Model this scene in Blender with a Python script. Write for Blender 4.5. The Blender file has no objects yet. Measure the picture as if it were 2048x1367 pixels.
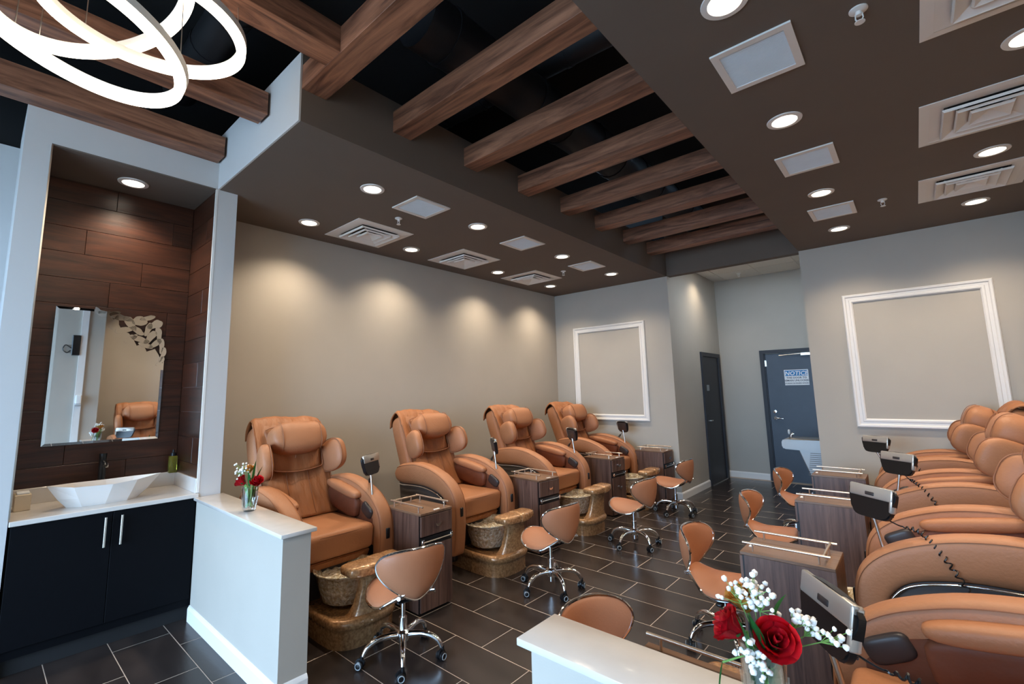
import bpy, bmesh, math, random
from mathutils import Vector, Matrix, noise
R = math.radians
S = bpy.context.scene
C = S.collection
random.seed(7)

# ------------------------------------------------------------------ camera
cam_data = bpy.data.cameras.new('camera')
cam = bpy.data.objects.new('camera', cam_data)
C.objects.link(cam)
S.camera = cam
yaw, pitch, roll = R(-41.80), R(7.79), R(-1.14)
F_PX, CX, CY = 929.9, 991.9, 654.0
CAM = Vector((0, 0, 1.62))
_f = Vector((math.sin(yaw) * math.cos(pitch), math.cos(yaw) * math.cos(pitch), math.sin(pitch)))
_r0 = Vector((math.cos(yaw), -math.sin(yaw), 0))
_u0 = _r0.cross(_f)
_r = _r0 * math.cos(roll) + _u0 * math.sin(roll)
_u = -_r0 * math.sin(roll) + _u0 * math.cos(roll)
m = Matrix((_r, _u, -_f)).transposed().to_4x4()
m.translation = CAM
cam.matrix_world = m
cam_data.sensor_fit = 'HORIZONTAL'
cam_data.sensor_width = 36
cam_data.lens = F_PX / 2048 * 36
cam_data.shift_x = (1024 - CX) / 2048
cam_data.shift_y = (CY - 683.5) / 2048
cam_data.clip_start = 0.03

# ------------------------------------------------------------------ light and exposure
vs = S.view_settings
vs.view_transform = 'Standard'
vs.look = 'None'
vs.gamma = 1
vs.use_curve_mapping = False
vs.exposure = 0.0
W = bpy.data.worlds.new('daylight')
S.world = W
W.use_nodes = True
bg = W.node_tree.nodes['Background']
bg.inputs[0].default_value = (0.46, 0.70, 1.0, 1)
bg.inputs[1].default_value = 22.0
S.cycles.max_bounces = 16
S.cycles.diffuse_bounces = 4
S.cycles.glossy_bounces = 4
S.cycles.transmission_bounces = 16
S.cycles.caustics_reflective = False
S.cycles.caustics_refractive = False
S.cycles.sample_clamp_indirect = 4

def portal(loc, rot, sx, sy):
    d = bpy.data.lights.new('window_daylight', 'AREA')
    d.shape = 'RECTANGLE'; d.size = sx; d.size_y = sy
    d.cycles.is_portal = True
    o = bpy.data.objects.new('window_daylight', d)
    o.location = loc; o.rotation_euler = rot
    C.objects.link(o)
portal((-1.85, -3.2, 1.60), (R(90), 0, 0), 4.3, 2.9)
SPOT_W = 92
SPOT_COL = (1.0, 0.84, 0.64)
def downlight_lamp(x, y, z, w=SPOT_W):
    d = bpy.data.lights.new('downlight_lamp', 'SPOT')
    d.energy = w; d.color = SPOT_COL
    d.spot_size = R(128); d.spot_blend = 0.9
    d.shadow_soft_size = 0.055
    o = bpy.data.objects.new('downlight_lamp', d)
    o.location = (x, y, z - 0.02)
    C.objects.link(o)

# ------------------------------------------------------------------ materials
def lin(c):
    c /= 255.0
    return c / 12.92 if c <= 0.04045 else ((c + 0.055) / 1.055) ** 2.4
def rgb(r, g, b):
    return (lin(r), lin(g), lin(b), 1)
def mat(name, col, rough=0.5, metal=0.0, var=0.0, scale=8.0, bump=0.0, bscale=60.0, stretch=(1, 1, 1),
        emit=None, estr=0.0, trans=0.0, ior=1.45, spec=0.5, coat=0.0, detail=4.0, col2=None, objrand=0.0, alpha=1.0):
    M = bpy.data.materials.new(name)
    M.use_nodes = True
    nt = M.node_tree; n = nt.nodes; L = nt.links
    b = n['Principled BSDF']
    b.inputs['Base Color'].default_value = col
    b.inputs['Roughness'].default_value = rough
    b.inputs['Metallic'].default_value = metal
    b.inputs['IOR'].default_value = ior
    b.inputs['Specular IOR Level'].default_value = spec
    b.inputs['Transmission Weight'].default_value = trans
    b.inputs['Coat Weight'].default_value = coat
    b.inputs['Alpha'].default_value = alpha
    if emit:
        b.inputs['Emission Color'].default_value = emit
        b.inputs['Emission Strength'].default_value = estr
    if var or bump or col2:
        tc = n.new('ShaderNodeTexCoord'); mp = n.new('ShaderNodeMapping')
        mp.inputs['Scale'].default_value = stretch
        L.new(tc.outputs['Object'], mp.inputs[0])
    if var or col2:
        nz = n.new('ShaderNodeTexNoise'); nz.inputs['Scale'].default_value = scale; nz.inputs['Detail'].default_value = detail
        L.new(mp.outputs[0], nz.inputs['Vector'])
        rp = n.new('ShaderNodeValToRGB')
        rp.color_ramp.elements[0].position = 0.3; rp.color_ramp.elements[1].position = 0.7
        if col2:
            rp.color_ramp.elements[0].color = col; rp.color_ramp.elements[1].color = col2
        else:
            rp.color_ramp.elements[0].color = [c * (1 - var) for c in col[:3]] + [1]
            rp.color_ramp.elements[1].color = [min(1, c * (1 + var)) for c in col[:3]] + [1]
        L.new(nz.outputs[0], rp.inputs[0])
        out = rp.outputs[0]
        if objrand:
            oi = n.new('ShaderNodeObjectInfo'); mr = n.new('ShaderNodeMapRange')
            mr.inputs[3].default_value = 1 - objrand; mr.inputs[4].default_value = 1 + objrand
            L.new(oi.outputs['Random'], mr.inputs[0])
            hs = n.new('ShaderNodeHueSaturation')
            L.new(mr.outputs[0], hs.inputs['Value']); L.new(out, hs.inputs['Color'])
            out = hs.outputs[0]
        L.new(out, b.inputs['Base Color'])
    if bump:
        nb = n.new('ShaderNodeTexNoise'); nb.inputs['Scale'].default_value = bscale; nb.inputs['Detail'].default_value = 3
        L.new(mp.outputs[0], nb.inputs['Vector'])
        bp = n.new('ShaderNodeBump'); bp.inputs['Strength'].default_value = bump; bp.inputs['Distance'].default_value = 0.02
        L.new(nb.outputs[0], bp.inputs['Height']); L.new(bp.outputs[0], b.inputs['Normal'])
    return M

def wood(name, dark, light, axis, rough=0.45, scale=1.0, objrand=0.08, along=1.2, across=26.0):
    """wood: long streaks along one local axis"""
    M = bpy.data.materials.new(name)
    M.use_nodes = True
    nt = M.node_tree; n = nt.nodes; L = nt.links
    b = n['Principled BSDF']; b.inputs['Roughness'].default_value = rough
    tc = n.new('ShaderNodeTexCoord'); mp = n.new('ShaderNodeMapping')
    s = [across * scale] * 3; s['XYZ'.index(axis)] = along * scale
    mp.inputs['Scale'].default_value = s
    oi = n.new('ShaderNodeObjectInfo')
    mul = n.new('ShaderNodeMath'); mul.operation = 'MULTIPLY'; mul.inputs[1].default_value = 37.0
    L.new(oi.outputs['Random'], mul.inputs[0])
    add = n.new('ShaderNodeVectorMath'); add.operation = 'ADD'
    L.new(tc.outputs['Object'], mp.inputs[0]); L.new(mp.outputs[0], add.inputs[0]); L.new(mul.outputs[0], add.inputs[1])
    n1 = n.new('ShaderNodeTexNoise'); n1.inputs['Scale'].default_value = 1.0; n1.inputs['Detail'].default_value = 7; n1.inputs['Roughness'].default_value = 0.65; n1.inputs['Distortion'].default_value = 1.1
    L.new(add.outputs[0], n1.inputs['Vector'])
    rp = n.new('ShaderNodeValToRGB')
    rp.color_ramp.elements[0].position = 0.34; rp.color_ramp.elements[1].position = 0.66
    rp.color_ramp.elements[0].color = dark; rp.color_ramp.elements[1].color = light
    L.new(n1.outputs[0], rp.inputs[0])
    mr = n.new('ShaderNodeMapRange'); mr.inputs[3].default_value = 1 - objrand; mr.inputs[4].default_value = 1 + objrand
    L.new(oi.outputs['Random'], mr.inputs[0])
    hs = n.new('ShaderNodeHueSaturation'); L.new(mr.outputs[0], hs.inputs['Value']); L.new(rp.outputs[0], hs.inputs['Color'])
    L.new(hs.outputs[0], b.inputs['Base Color'])
    bp = n.new('ShaderNodeBump'); bp.inputs['Strength'].default_value = 0.12; bp.inputs['Distance'].default_value = 0.01
    L.new(n1.outputs[0], bp.inputs['Height']); L.new(bp.outputs[0], b.inputs['Normal'])
    return M

PAINT = mat('greige_paint', rgb(176, 168, 157), 0.75, var=0.02, scale=3, bump=0.05, bscale=220)
PAINT_LIGHT = mat('pale_grey_paint', rgb(190, 188, 186), 0.7, var=0.015, scale=3, bump=0.04, bscale=220)
BROWN = mat('dark_brown_ceiling_paint', rgb(100, 88, 79), 0.8, var=0.03, scale=3, bump=0.05, bscale=200)
BLACK = mat('black_deck_paint', rgb(20, 19, 20), 0.8, var=0.2, scale=2)
BLACKDUCT = mat('black_duct_paint', rgb(26, 26, 29), 0.55, var=0.2, scale=5)
WHITE = mat('white_trim_paint', rgb(228, 224, 220), 0.5, var=0.01, scale=4)
WHITE_METAL = mat('white_enamel', rgb(232, 229, 224), 0.4, var=0.01, scale=4)
QUARTZ = mat('white_quartz', rgb(208, 201, 194), 0.18, var=0.03, scale=14, coat=0.2)
TILE = mat('dark_floor_tile', rgb(36, 31, 30), 0.24, col2=rgb(56, 48, 45), scale=3.2, stretch=(0.7, 1.7, 1), detail=7, bump=0.02, bscale=26, objrand=0.14, spec=0.55)
GROUT = mat('beige_grout', rgb(186, 168, 152), 0.9, var=0.06, scale=20)
LEATHER = mat('tan_leather', rgb(166, 112, 78), 0.5, var=0.05, scale=5, bump=0.10, bscale=70, spec=0.35)
LEATHER_CREASED = mat('creased_tan_leather', rgb(158, 102, 65), 0.50, var=0.10, scale=6, bump=0.8, bscale=9, stretch=(0.8, 2.0, 0.5), spec=0.35)
LEATHER_DARK = mat('dark_brown_leather', rgb(112, 66, 46), 0.55, var=0.08, scale=8, bump=0.3, bscale=14, spec=0.3)  # darker brown leather of the arm sleeves and inner panels
PIPING = mat('brown_piping', rgb(142, 92, 62), 0.6, var=0.03, scale=20)
STOOL_LEATHER = mat('stool_leather', rgb(162, 106, 75), 0.48, var=0.04, scale=6, bump=0.06, bscale=120, spec=0.4)
CHROME = mat('chrome', (0.86, 0.86, 0.87, 1), 0.09, 1.0, var=0.02, scale=9)
STEEL = mat('brushed_steel', rgb(205, 196, 186), 0.28, 1.0, var=0.03, scale=30)
SATIN = mat('champagne_rail_metal', rgb(214, 196, 178), 0.3, 0.85, var=0.03, scale=30)
BLACK_PLASTIC = mat('black_plastic', rgb(18, 18, 20), 0.32, var=0.1, scale=10)
DARK_PLASTIC = mat('charcoal_plastic', rgb(52, 46, 46), 0.4, var=0.06, scale=10)
GREY_PANEL = mat('grey_inset_panel', rgb(96, 90, 88), 0.38, 0.35, var=0.05, scale=8)
SILVER = mat('silver_plastic', rgb(196, 188, 178), 0.28, 0.6, var=0.02, scale=10)
GREY_RUBBER = mat('grey_rubber', rgb(140, 146, 150), 0.5, var=0.03, scale=10)
GOLD = mat('gold_fibreglass', rgb(134, 94, 58), 0.26, 0.25, col2=rgb(192, 146, 102), scale=60, bump=0.12, bscale=45, coat=0.5, detail=6)
LINER = mat('crinkled_gold_liner', rgb(196, 170, 126), 0.14, 0.15, col2=rgb(254, 246, 226), scale=48, bump=1.0, bscale=40, trans=0.2, coat=1.0)
CART_WOOD = wood('walnut_veneer', rgb(66, 44, 38), rgb(112, 84, 72), 'Z', 0.42)
CART_TOP = wood('walnut_top', rgb(88, 62, 46), rgb(128, 98, 76), 'X', 0.38)
BEAM_WOOD = wood('beam_oak_laminate', rgb(74, 44, 31), rgb(158, 108, 82), 'X', 0.45, along=1.3, across=15)
PLANK_WOOD = wood('wood_look_plank', rgb(38, 20, 13), rgb(72, 39, 25), 'Y', 0.35, along=1.6, across=22, objrand=0.10)
CABINET = mat('black_cabinet_laminate', rgb(7, 8, 12), 0.55, spec=0.12, var=0.08, scale=30)
DOOR_PAINT = mat('charcoal_door_paint', rgb(66, 74, 86), 0.45, var=0.05, scale=6)
FRAME_PAINT = mat('black_door_frame_paint', rgb(40, 40, 46), 0.5, var=0.05, scale=6)
CEIL_TILE = mat('mineral_ceiling_tile', rgb(222, 214, 204), 0.9, var=0.04, scale=60)
PORCELAIN = mat('white_porcelain', rgb(236, 230, 224), 0.12, var=0.01, scale=4, coat=0.4)
MIRROR = mat('mirror_silvering', (0.86, 0.87, 0.87, 1), 0.015, 1.0, var=0.005, scale=2)
GLASS = mat('clear_glass', (0.98, 0.99, 0.985, 1), 0.02, trans=1.0, ior=1.12, var=0.005, scale=3)
WATER = mat('vase_water', (0.97, 0.99, 0.98, 1), 0.02, trans=1.0, ior=1.06, var=0.005, scale=3)
OIL = mat('yellow_soap', rgb(176, 170, 62), 0.08, trans=0.75, var=0.03, scale=5)
ROSE = mat('red_petal', rgb(212, 15, 34), 0.55, var=0.25, scale=22)
YELLOW = mat('yellow_petal', rgb(226, 168, 74), 0.55, var=0.2, scale=22)
GYP = mat('white_floret', rgb(244, 242, 238), 0.6, var=0.04, scale=40)
LEAF = mat('green_leaf', rgb(48, 112, 52), 0.45, var=0.3, scale=14)
STEM = mat('green_stem', rgb(116, 162, 84), 0.5, var=0.2, scale=14)
PAPER = mat('white_sign_vinyl', rgb(232, 232, 232), 0.5, var=0.01, scale=9)
BLUE = mat('blue_sign_vinyl', rgb(38, 120, 178), 0.5, var=0.02, scale=9)
INK = mat('dark_ink', rgb(64, 70, 84), 0.6, var=0.02, scale=9)
LENS = mat('lamp_lens', (1, 0.95, 0.86, 1), 0.5, emit=(1, 0.90, 0.74, 1), estr=7.0)
STRIP = mat('led_strip', (1, 0.93, 0.84, 1), 0.5, emit=(1, 0.86, 0.66, 1), estr=10.0)
LOUVER = mat('grey_blue_louver', rgb(222, 230, 236), 0.5, var=0.02, scale=9)
ACRYLIC = mat('tan_napkin_box', rgb(214, 196, 170), 0.4, var=0.03, scale=9)
FOUNTAIN = mat('grey_fountain_steel', rgb(160, 158, 156), 0.4, 0.3, var=0.02, scale=9)
PLASTER = mat('white_plastic', rgb(236, 236, 234), 0.4, var=0.01, scale=5)

def thin_glass(M, tint, gloss=0.10):
    nt = M.node_tree; n = nt.nodes; L = nt.links
    tr = n.new('ShaderNodeBsdfTransparent'); tr.inputs[0].default_value = tint
    gl = n.new('ShaderNodeBsdfGlossy'); gl.inputs['Roughness'].default_value = 0.03
    lw = n.new('ShaderNodeLayerWeight'); lw.inputs[0].default_value = 0.35
    mr = n.new('ShaderNodeMapRange'); mr.inputs[3].default_value = gloss * 0.5; mr.inputs[4].default_value = 0.7
    mx = n.new('ShaderNodeMixShader')
    L.new(lw.outputs['Facing'], mr.inputs[0]); L.new(mr.outputs[0], mx.inputs[0]); L.new(tr.outputs[0], mx.inputs[1]); L.new(gl.outputs[0], mx.inputs[2])
    L.new(mx.outputs[0], n['Material Output'].inputs['Surface'])
thin_glass(GLASS, (0.95, 0.97, 0.96, 1)); thin_glass(WATER, (0.97, 0.99, 0.98, 1), 0.04)
S.cycles.transparent_max_bounces = 24

# ------------------------------------------------------------------ helpers
def obj(name, bm, material=None, parent=None, smooth=False, angle=40, loc=None, recalc=True):
    me = bpy.data.meshes.new(name)
    if recalc:
        bmesh.ops.recalc_face_normals(bm, faces=bm.faces[:])
    bm.to_mesh(me); bm.free()
    if material: me.materials.append(material)
    if smooth:
        me.polygons.foreach_set('use_smooth', [True] * len(me.polygons))
        if angle < 180:
            try: me.set_sharp_from_angle(angle=R(angle))
            except Exception: pass
    o = bpy.data.objects.new(name, me)
    C.objects.link(o)
    if parent: o.parent = parent
    if loc: o.location = loc
    return o
def tag(o, label=None, cat=None, group=None, kind=None):
    if label: o['label'] = label
    if cat: o['category'] = cat
    if group: o['group'] = group
    if kind: o['kind'] = kind
    return o
def thing(name, label, cat, loc=(0, 0, 0), rz=0, group=None):
    o = bpy.data.objects.new(name, None)
    o.empty_display_size = 0.1
    C.objects.link(o)
    o.location = loc; o.rotation_euler = (0, 0, rz)
    return tag(o, label, cat, group)
def struct(name, bm, material, label=None, parent=None, smooth=False):
    o = obj(name, bm, material, parent, smooth)
    if not parent: tag(o, label, None, None, 'structure')
    return o
def copy_tree(root, loc, rz=0, label=None):
    r = root.copy(); C.objects.link(r)
    r.location = loc; r.rotation_euler = (0, 0, rz)
    if label: r['label'] = label
    for ch in root.children:
        c = ch.copy(); C.objects.link(c); c.parent = r
        for g in ch.children:
            d = g.copy(); C.objects.link(d); d.parent = c
    return r
def child(root, name):
    return [c for c in root.children if c.name.split('.')[0] == name]
def box(bm, x0, x1, y0, y1, z0, z1):
    v = [bm.verts.new(p) for p in ((x0, y0, z0), (x1, y0, z0), (x1, y1, z0), (x0, y1, z0), (x0, y0, z1), (x1, y0, z1), (x1, y1, z1), (x0, y1, z1))]
    for f in ((3, 2, 1, 0), (4, 5, 6, 7), (0, 1, 5, 4), (1, 2, 6, 5), (2, 3, 7, 6), (3, 0, 4, 7)):
        bm.faces.new([v[i] for i in f])
    return v
def B(x0, x1, y0, y1, z0, z1):
    bm = bmesh.new(); box(bm, x0, x1, y0, y1, z0, z1); return bm
def rbox(bm, x0, x1, y0, y1, z0, z1, r=0.01, seg=2):
    t = bmesh.new(); box(t, x0, x1, y0, y1, z0, z1)
    bmesh.ops.bevel(t, geom=t.edges[:], offset=r, segments=seg, profile=0.5, affect='EDGES')
    merge(bm, t)
def RB(x0, x1, y0, y1, z0, z1, r=0.01, seg=2):
    bm = bmesh.new(); rbox(bm, x0, x1, y0, y1, z0, z1, r, seg); return bm
def merge(bm, t, M=None):
    if M is not None: bmesh.ops.transform(t, matrix=M, verts=t.verts[:])
    me = bpy.data.meshes.new('tmp'); t.to_mesh(me); t.free(); bm.from_mesh(me); bpy.data.meshes.remove(me)
def loft(bm, rings, cap=True, closed=True):
    vs_ = [[bm.verts.new(p) for p in r] for r in rings]
    n = len(vs_[0])
    for a, b in zip(vs_, vs_[1:]):
        for i in range(n if closed else n - 1):
            j = (i + 1) % n
            bm.faces.new((a[i], a[j], b[j], b[i]))
    if cap:
        bm.faces.new(vs_[0][::-1]); bm.faces.new(vs_[-1])
def spow(c, e):
    return math.copysign(abs(c) ** e, c)
def sup(bm, c, r, e1=0.5, e2=0.5, M=None, nu=24, nv=12):
    """superellipsoid: e1 vertical squareness, e2 horizontal squareness (1 = round, 0.2 = boxy)"""
    t = bmesh.new()
    rings = []
    for j in range(1, nv):
        a = -math.pi / 2 + math.pi * j / nv
        ca, sa = spow(math.cos(a), e1), spow(math.sin(a), e1)
        rings.append([(r[0] * ca * spow(math.cos(2 * math.pi * i / nu), e2), r[1] * ca * spow(math.sin(2 * math.pi * i / nu), e2), r[2] * sa) for i in range(nu)])
    vs_ = [[t.verts.new(p) for p in q] for q in rings]
    for a, b in zip(vs_, vs_[1:]):
        for i in range(nu):
            t.faces.new((a[i], a[(i + 1) % nu], b[(i + 1) % nu], b[i]))
    lo, hi = t.verts.new((0, 0, -r[2])), t.verts.new((0, 0, r[2]))
    for i in range(nu):
        t.faces.new((lo, vs_[0][(i + 1) % nu], vs_[0][i])); t.faces.new((hi, vs_[-1][i], vs_[-1][(i + 1) % nu]))
    MM = Matrix.Translation(c)
    if M is not None: MM = MM @ M.to_4x4()
    merge(bm, t, MM)
def catmull(P, n=6, closed=False):
    P = [Vector(p) for p in P]; out = []; N = len(P)
    for i in range(N if closed else N - 1):
        if closed: a, b, c, d = P[i - 1], P[i], P[(i + 1) % N], P[(i + 2) % N]
        else: a, b, c, d = P[max(i - 1, 0)], P[i], P[i + 1], P[min(i + 2, N - 1)]
        for k in range(n):
            t = k / n
            out.append(0.5 * ((2 * b) + (c - a) * t + (2 * a - 5 * b + 4 * c - d) * t * t + (3 * b - a - 3 * c + d) * t ** 3))
    if not closed: out.append(P[-1].copy())
    return out
def tube(bm, P, r, n=8, closed=False, cap=True):
    P = [Vector(p) for p in P]; N = len(P); rings = []
    rr = r if isinstance(r, (list, tuple)) else [r] * N
    up = None
    for i in range(N):
        t = (P[(i + 1) % N] - P[i - 1]) if closed else (P[min(i + 1, N - 1)] - P[max(i - 1, 0)])
        t.normalize()
        if up is None:
            up = Vector((0, 0, 1)) if abs(t.z) < 0.9 else Vector((1, 0, 0))
        a = t.cross(up)
        if a.length < 1e-6: a = t.orthogonal()
        a.normalize(); b = a.cross(t).normalized(); up = b
        rings.append([P[i] + (a * math.cos(2 * math.pi * k / n) + b * math.sin(2 * math.pi * k / n)) * rr[i] for k in range(n)])
    if closed: rings.append(rings[0])
    vs_ = []
    for q in (rings[:-1] if closed else rings): vs_.append([bm.verts.new(p) for p in q])
    if closed: vs_.append(vs_[0])
    # closed tubes: realign last ring start
    for k, (a, b) in enumerate(zip(vs_, vs_[1:])):
        off = 0
        if closed and k == len(vs_) - 2:
            off = min(range(n), key=lambda s: (a[0].co - b[s].co).length)
        for i in range(n):
            bm.faces.new((a[i], a[(i + 1) % n], b[(i + 1 + off) % n], b[(i + off) % n]))
    if cap and not closed:
        bm.faces.new(vs_[0][::-1]); bm.faces.new(vs_[-1])
def lathe(bm, prof, n=24, c=(0, 0, 0), M=None):
    t = bmesh.new(); vs_ = []
    for r, z in prof:
        if r < 1e-6: vs_.append([t.verts.new((0, 0, z))])
        else: vs_.append([t.verts.new((r * math.cos(2 * math.pi * i / n), r * math.sin(2 * math.pi * i / n), z)) for i in range(n)])
    for a, b in zip(vs_, vs_[1:]):
        for i in range(n):
            j = (i + 1) % n
            q = [a[i % len(a)], a[j % len(a)], b[j % len(b)], b[i % len(b)]]
            u = []
            for v in q:
                if v not in u: u.append(v)
            if len(u) > 2: t.faces.new(u)
    MM = Matrix.Translation(c)
    if M is not None: MM = MM @ M.to_4x4()
    merge(bm, t, MM)
def prism(bm, poly, y0, y1, axis='Y'):
    """polygon (u,v) extruded; axis Y: (x,z) polygon, axis Z: (x,y) polygon, axis X: (y,z) polygon"""
    def P(u, v, w):
        return {'Y': (u, w, v), 'Z': (u, v, w), 'X': (w, u, v)}[axis]
    a = [bm.verts.new(P(u, v, y0)) for u, v in poly]; b = [bm.verts.new(P(u, v, y1)) for u, v in poly]
    n = len(poly)
    bm.faces.new(a[::-1]); bm.faces.new(b)
    for i in range(n): bm.faces.new((a[i], a[(i + 1) % n], b[(i + 1) % n], b[i]))
def disc_shell(bm, outline, bend, th, nr=6, puff=0.0, cen=(0, 0)):
    """thin padded panel: outline = list of (a,b); bend(a,b) -> Vector; front face puffed"""
    n = len(outline); eps = 1e-3
    def P(a, b): return Vector(bend(a, b))
    def N(a, b):
        du = P(a + eps, b) - P(a - eps, b); dv = P(a, b + eps) - P(a, b - eps)
        return du.cross(dv).normalized()
    def layer(sgn):
        rows = []
        for k in range(1, nr + 1):
            s = k / nr; row = []
            for (a, b) in outline:
                aa, bb = cen[0] + (a - cen[0]) * s, cen[1] + (b - cen[1]) * s
                h = th * 0.5 * (1 - s ** 6 * 0.75) + (puff * (1 - s * s) if sgn > 0 else 0)
                row.append(bm.verts.new(P(aa, bb) + N(aa, bb) * h * sgn))
            rows.append(row)
        c = bm.verts.new(P(*cen) + N(*cen) * (th * 0.5 + (puff if sgn > 0 else 0)) * sgn)
        for i in range(n): bm.faces.new((c, rows[0][i], rows[0][(i + 1) % n]))
        for a, b in zip(rows, rows[1:]):
            for i in range(n): bm.faces.new((a[i], b[i], b[(i + 1) % n], a[(i + 1) % n]))
        return rows[-1]
    r1, r2 = layer(1), layer(-1)
    for i in range(n): bm.faces.new((r1[i], r2[i], r2[(i + 1) % n], r1[(i + 1) % n]))

# ------------------------------------------------------------------ key dimensions
XS, XR, XV, XL, XRW, XF = -2.70, -0.954, -4.144, -4.795, 1.08, 0.43
YS, YB, YBR, YC = 1.22, 7.0, 6.93, 9.33
ZS, ZTOP, ZDECK = 3.32, 3.79, 4.6
YW0, YW1, ZP = 1.20, 1.36, 0.87
YFRONT = -3.2

# ------------------------------------------------------------------ floor with tiles
floor = struct('floor', B(XL - 0.15, XRW + 0.15, YFRONT - 0.1, YC + 0.12, -0.06, -0.0010), GROUT, 'dark rectangular tile floor with pale grout lines')
TX, TY, GW = 0.62, 0.3135, 0.0045
def tile_mesh(name, w, h):
    bm = bmesh.new(); c = 0.0015
    lo = [(-w, -h), (w, -h), (w, h), (-w, h)]
    hi = [(-w + c, -h + c), (w - c, -h + c), (w - c, h - c), (-w + c, h - c)]
    r0 = [bm.verts.new((x, y, -0.0055)) for x, y in lo]; r1 = [bm.verts.new((x, y, -0.0008)) for x, y in lo]; r2 = [bm.verts.new((x, y, 0)) for x, y in hi]
    for a, b in ((r0, r1), (r1, r2)):
        for i in range(4): bm.faces.new((a[i], a[(i + 1) % 4], b[(i + 1) % 4], b[i]))
    bm.faces.new(r2)
    me = bpy.data.meshes.new(name); bm.to_mesh(me); bm.free(); me.materials.append(TILE)
    return me
full_tile = tile_mesh('tile', TX / 2 - GW / 2, TY / 2 - GW / 2)
cells = []
for row in range(-12, 29):
    y0 = 0.43 + TY * row; yc = y0 + TY / 2
    if yc < YFRONT or yc > YC: continue
    off = -2.95 + 0.235 * (row - 3)
    k0 = math.floor((XL - off) / TX)
    for k in range(k0, k0 + 12):
        xc = off + TX * (k + 0.5)
        if xc < XL - 0.2 or xc > XRW + 0.3: continue
        if yc > YB + 0.1 and (xc < XS - 0.3 or xc > XR + 0.3): continue
        d = Vector((xc, yc, 0)) - CAM; z = d.dot(_f)
        if z > 0.2:
            px, py = CX + F_PX * d.dot(_r) / z, CY - F_PX * d.dot(_u) / z
            vis = -250 < px < 2300 and py < 1650
        else: vis = False
        cells.append((0 if vis else 1, d.length, xc, yc))
cells.sort()
rest = bmesh.new(); nshown = 0
for inv, dist, xc, yc in cells:
    if not inv and nshown < 295:
        o = bpy.data.objects.new('tile', full_tile); C.objects.link(o); o.parent = floor; o.location = (xc, yc, 0); nshown += 1
    else:
        me = full_tile.copy(); me.transform(Matrix.Translation((xc, yc, 0))); rest.from_mesh(me); bpy.data.meshes.remove(me)
o = obj('more_tiles', rest, TILE, floor); o['kind'] = 'stuff'

# ------------------------------------------------------------------ walls and ceilings
struct('wall_left', B(XL - 0.15, XL, YW1, YB, 0, ZS + 0.02), PAINT, 'greige wall behind the left row of pedicure chairs')
bm = B(XL - 0.15, XS, YB, YC + 0.12, 0, ZTOP)
struct('wall_back_left', bm, PAINT, 'greige wall block left of the corridor')
bm = B(XR, XRW + 0.15, YBR, YC + 0.12, 0, ZTOP)
struct('wall_back_right', bm, PAINT, 'greige wall block right of the corridor')
struct('wall_corridor_end', B(XS, XR, YC, YC + 0.12, 0, ZTOP), PAINT, 'greige wall at the far end of the corridor')
struct('wall_right', B(XRW, XRW + 0.15, YW1, YBR, 0, ZS + 0.02), PAINT, 'greige wall behind the right row of pedicure chairs')
struct('wall_foyer_right', B(XF, XRW + 0.15, YFRONT, YW1, 0, ZTOP + 0.2), PAINT, 'greige foyer wall beside the entrance')
struct('wall_divider_left', B(XL - 0.15, XV, 1.212, YW1, 0, ZS), PAINT_LIGHT, 'pale wall end between vanity alcove and left chairs')
struct('wall_alcove_pier', B(XL - 0.15, XV, 0.075, 0.206, 0, 3.60), PAINT_LIGHT, 'pale wall pier left of the vanity alcove')
struct('wall_alcove_header', B(XL - 0.15, XV, 0.206, YS, ZS + 0.004, 3.60), PAINT_LIGHT, 'pale header above the vanity alcove')
struct('ceiling_alcove', B(XL - 0.1, XV - 0.001, 0.206, 1.212, ZS - 0.006, ZS + 0.004), BROWN, 'brown ceiling of the vanity alcove')
struct('wall_foyer_left', B(XL - 0.25, XL - 0.1, YFRONT, 0.075, 0, 3.52), PAINT_LIGHT, 'pale foyer wall left of the vanity alcove')
struct('wall_alcove_back', B(XL - 0.15, -4.752, 0.206, 1.212, 0, ZS - 0.006), BLACK, 'backing of the planked alcove wall')
alc = bpy.data.objects['wall_alcove_back']
# wood look planks of the alcove
def planks(parent, plane, lo, hi, z0, z1, fixed, offs):
    ph = 0.2; row = 0; z = z0
    while z < z1 - 0.01:
        zt = min(z + ph, z1); s = lo - offs[row % len(offs)]
        while s < hi:
            a, b = max(s, lo), min(s + 0.9, hi)
            if b - a > 0.02:
                g = 0.0012
                if plane == 'X': bm = RB(0, 0.012, -(b - a) / 2 + g, (b - a) / 2 - g, z + g - z, zt - g - z, 0.0015, 1); loc = (fixed, (a + b) / 2, z)
                else: bm = RB(-(b - a) / 2 + g, (b - a) / 2 - g, -0.012, 0, g, zt - z - g, 0.0015, 1); loc = ((a + b) / 2, fixed, z)
                obj('plank', bm, PLANK_WOOD if plane == 'X' else PLANK_SIDE, parent, loc=loc)
            s += 0.9
        z = zt; row += 1
PLANK_SIDE = wood('wood_look_plank_side', rgb(38, 20, 13), rgb(72, 39, 25), 'X', 0.3, along=1.6, across=22, objrand=0.16)
planks(alc, 'X', 0.206, 1.2, 0.94, ZS - 0.008, -4.752, (0.25, 0.62, 0.05, 0.45))
planks(bpy.data.objects['wall_divider_left'], 'Y', -4.74, XV - 0.003, 0.9, ZS - 0.008, 1.212, (0.1, 0.5, 0.3))
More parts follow.
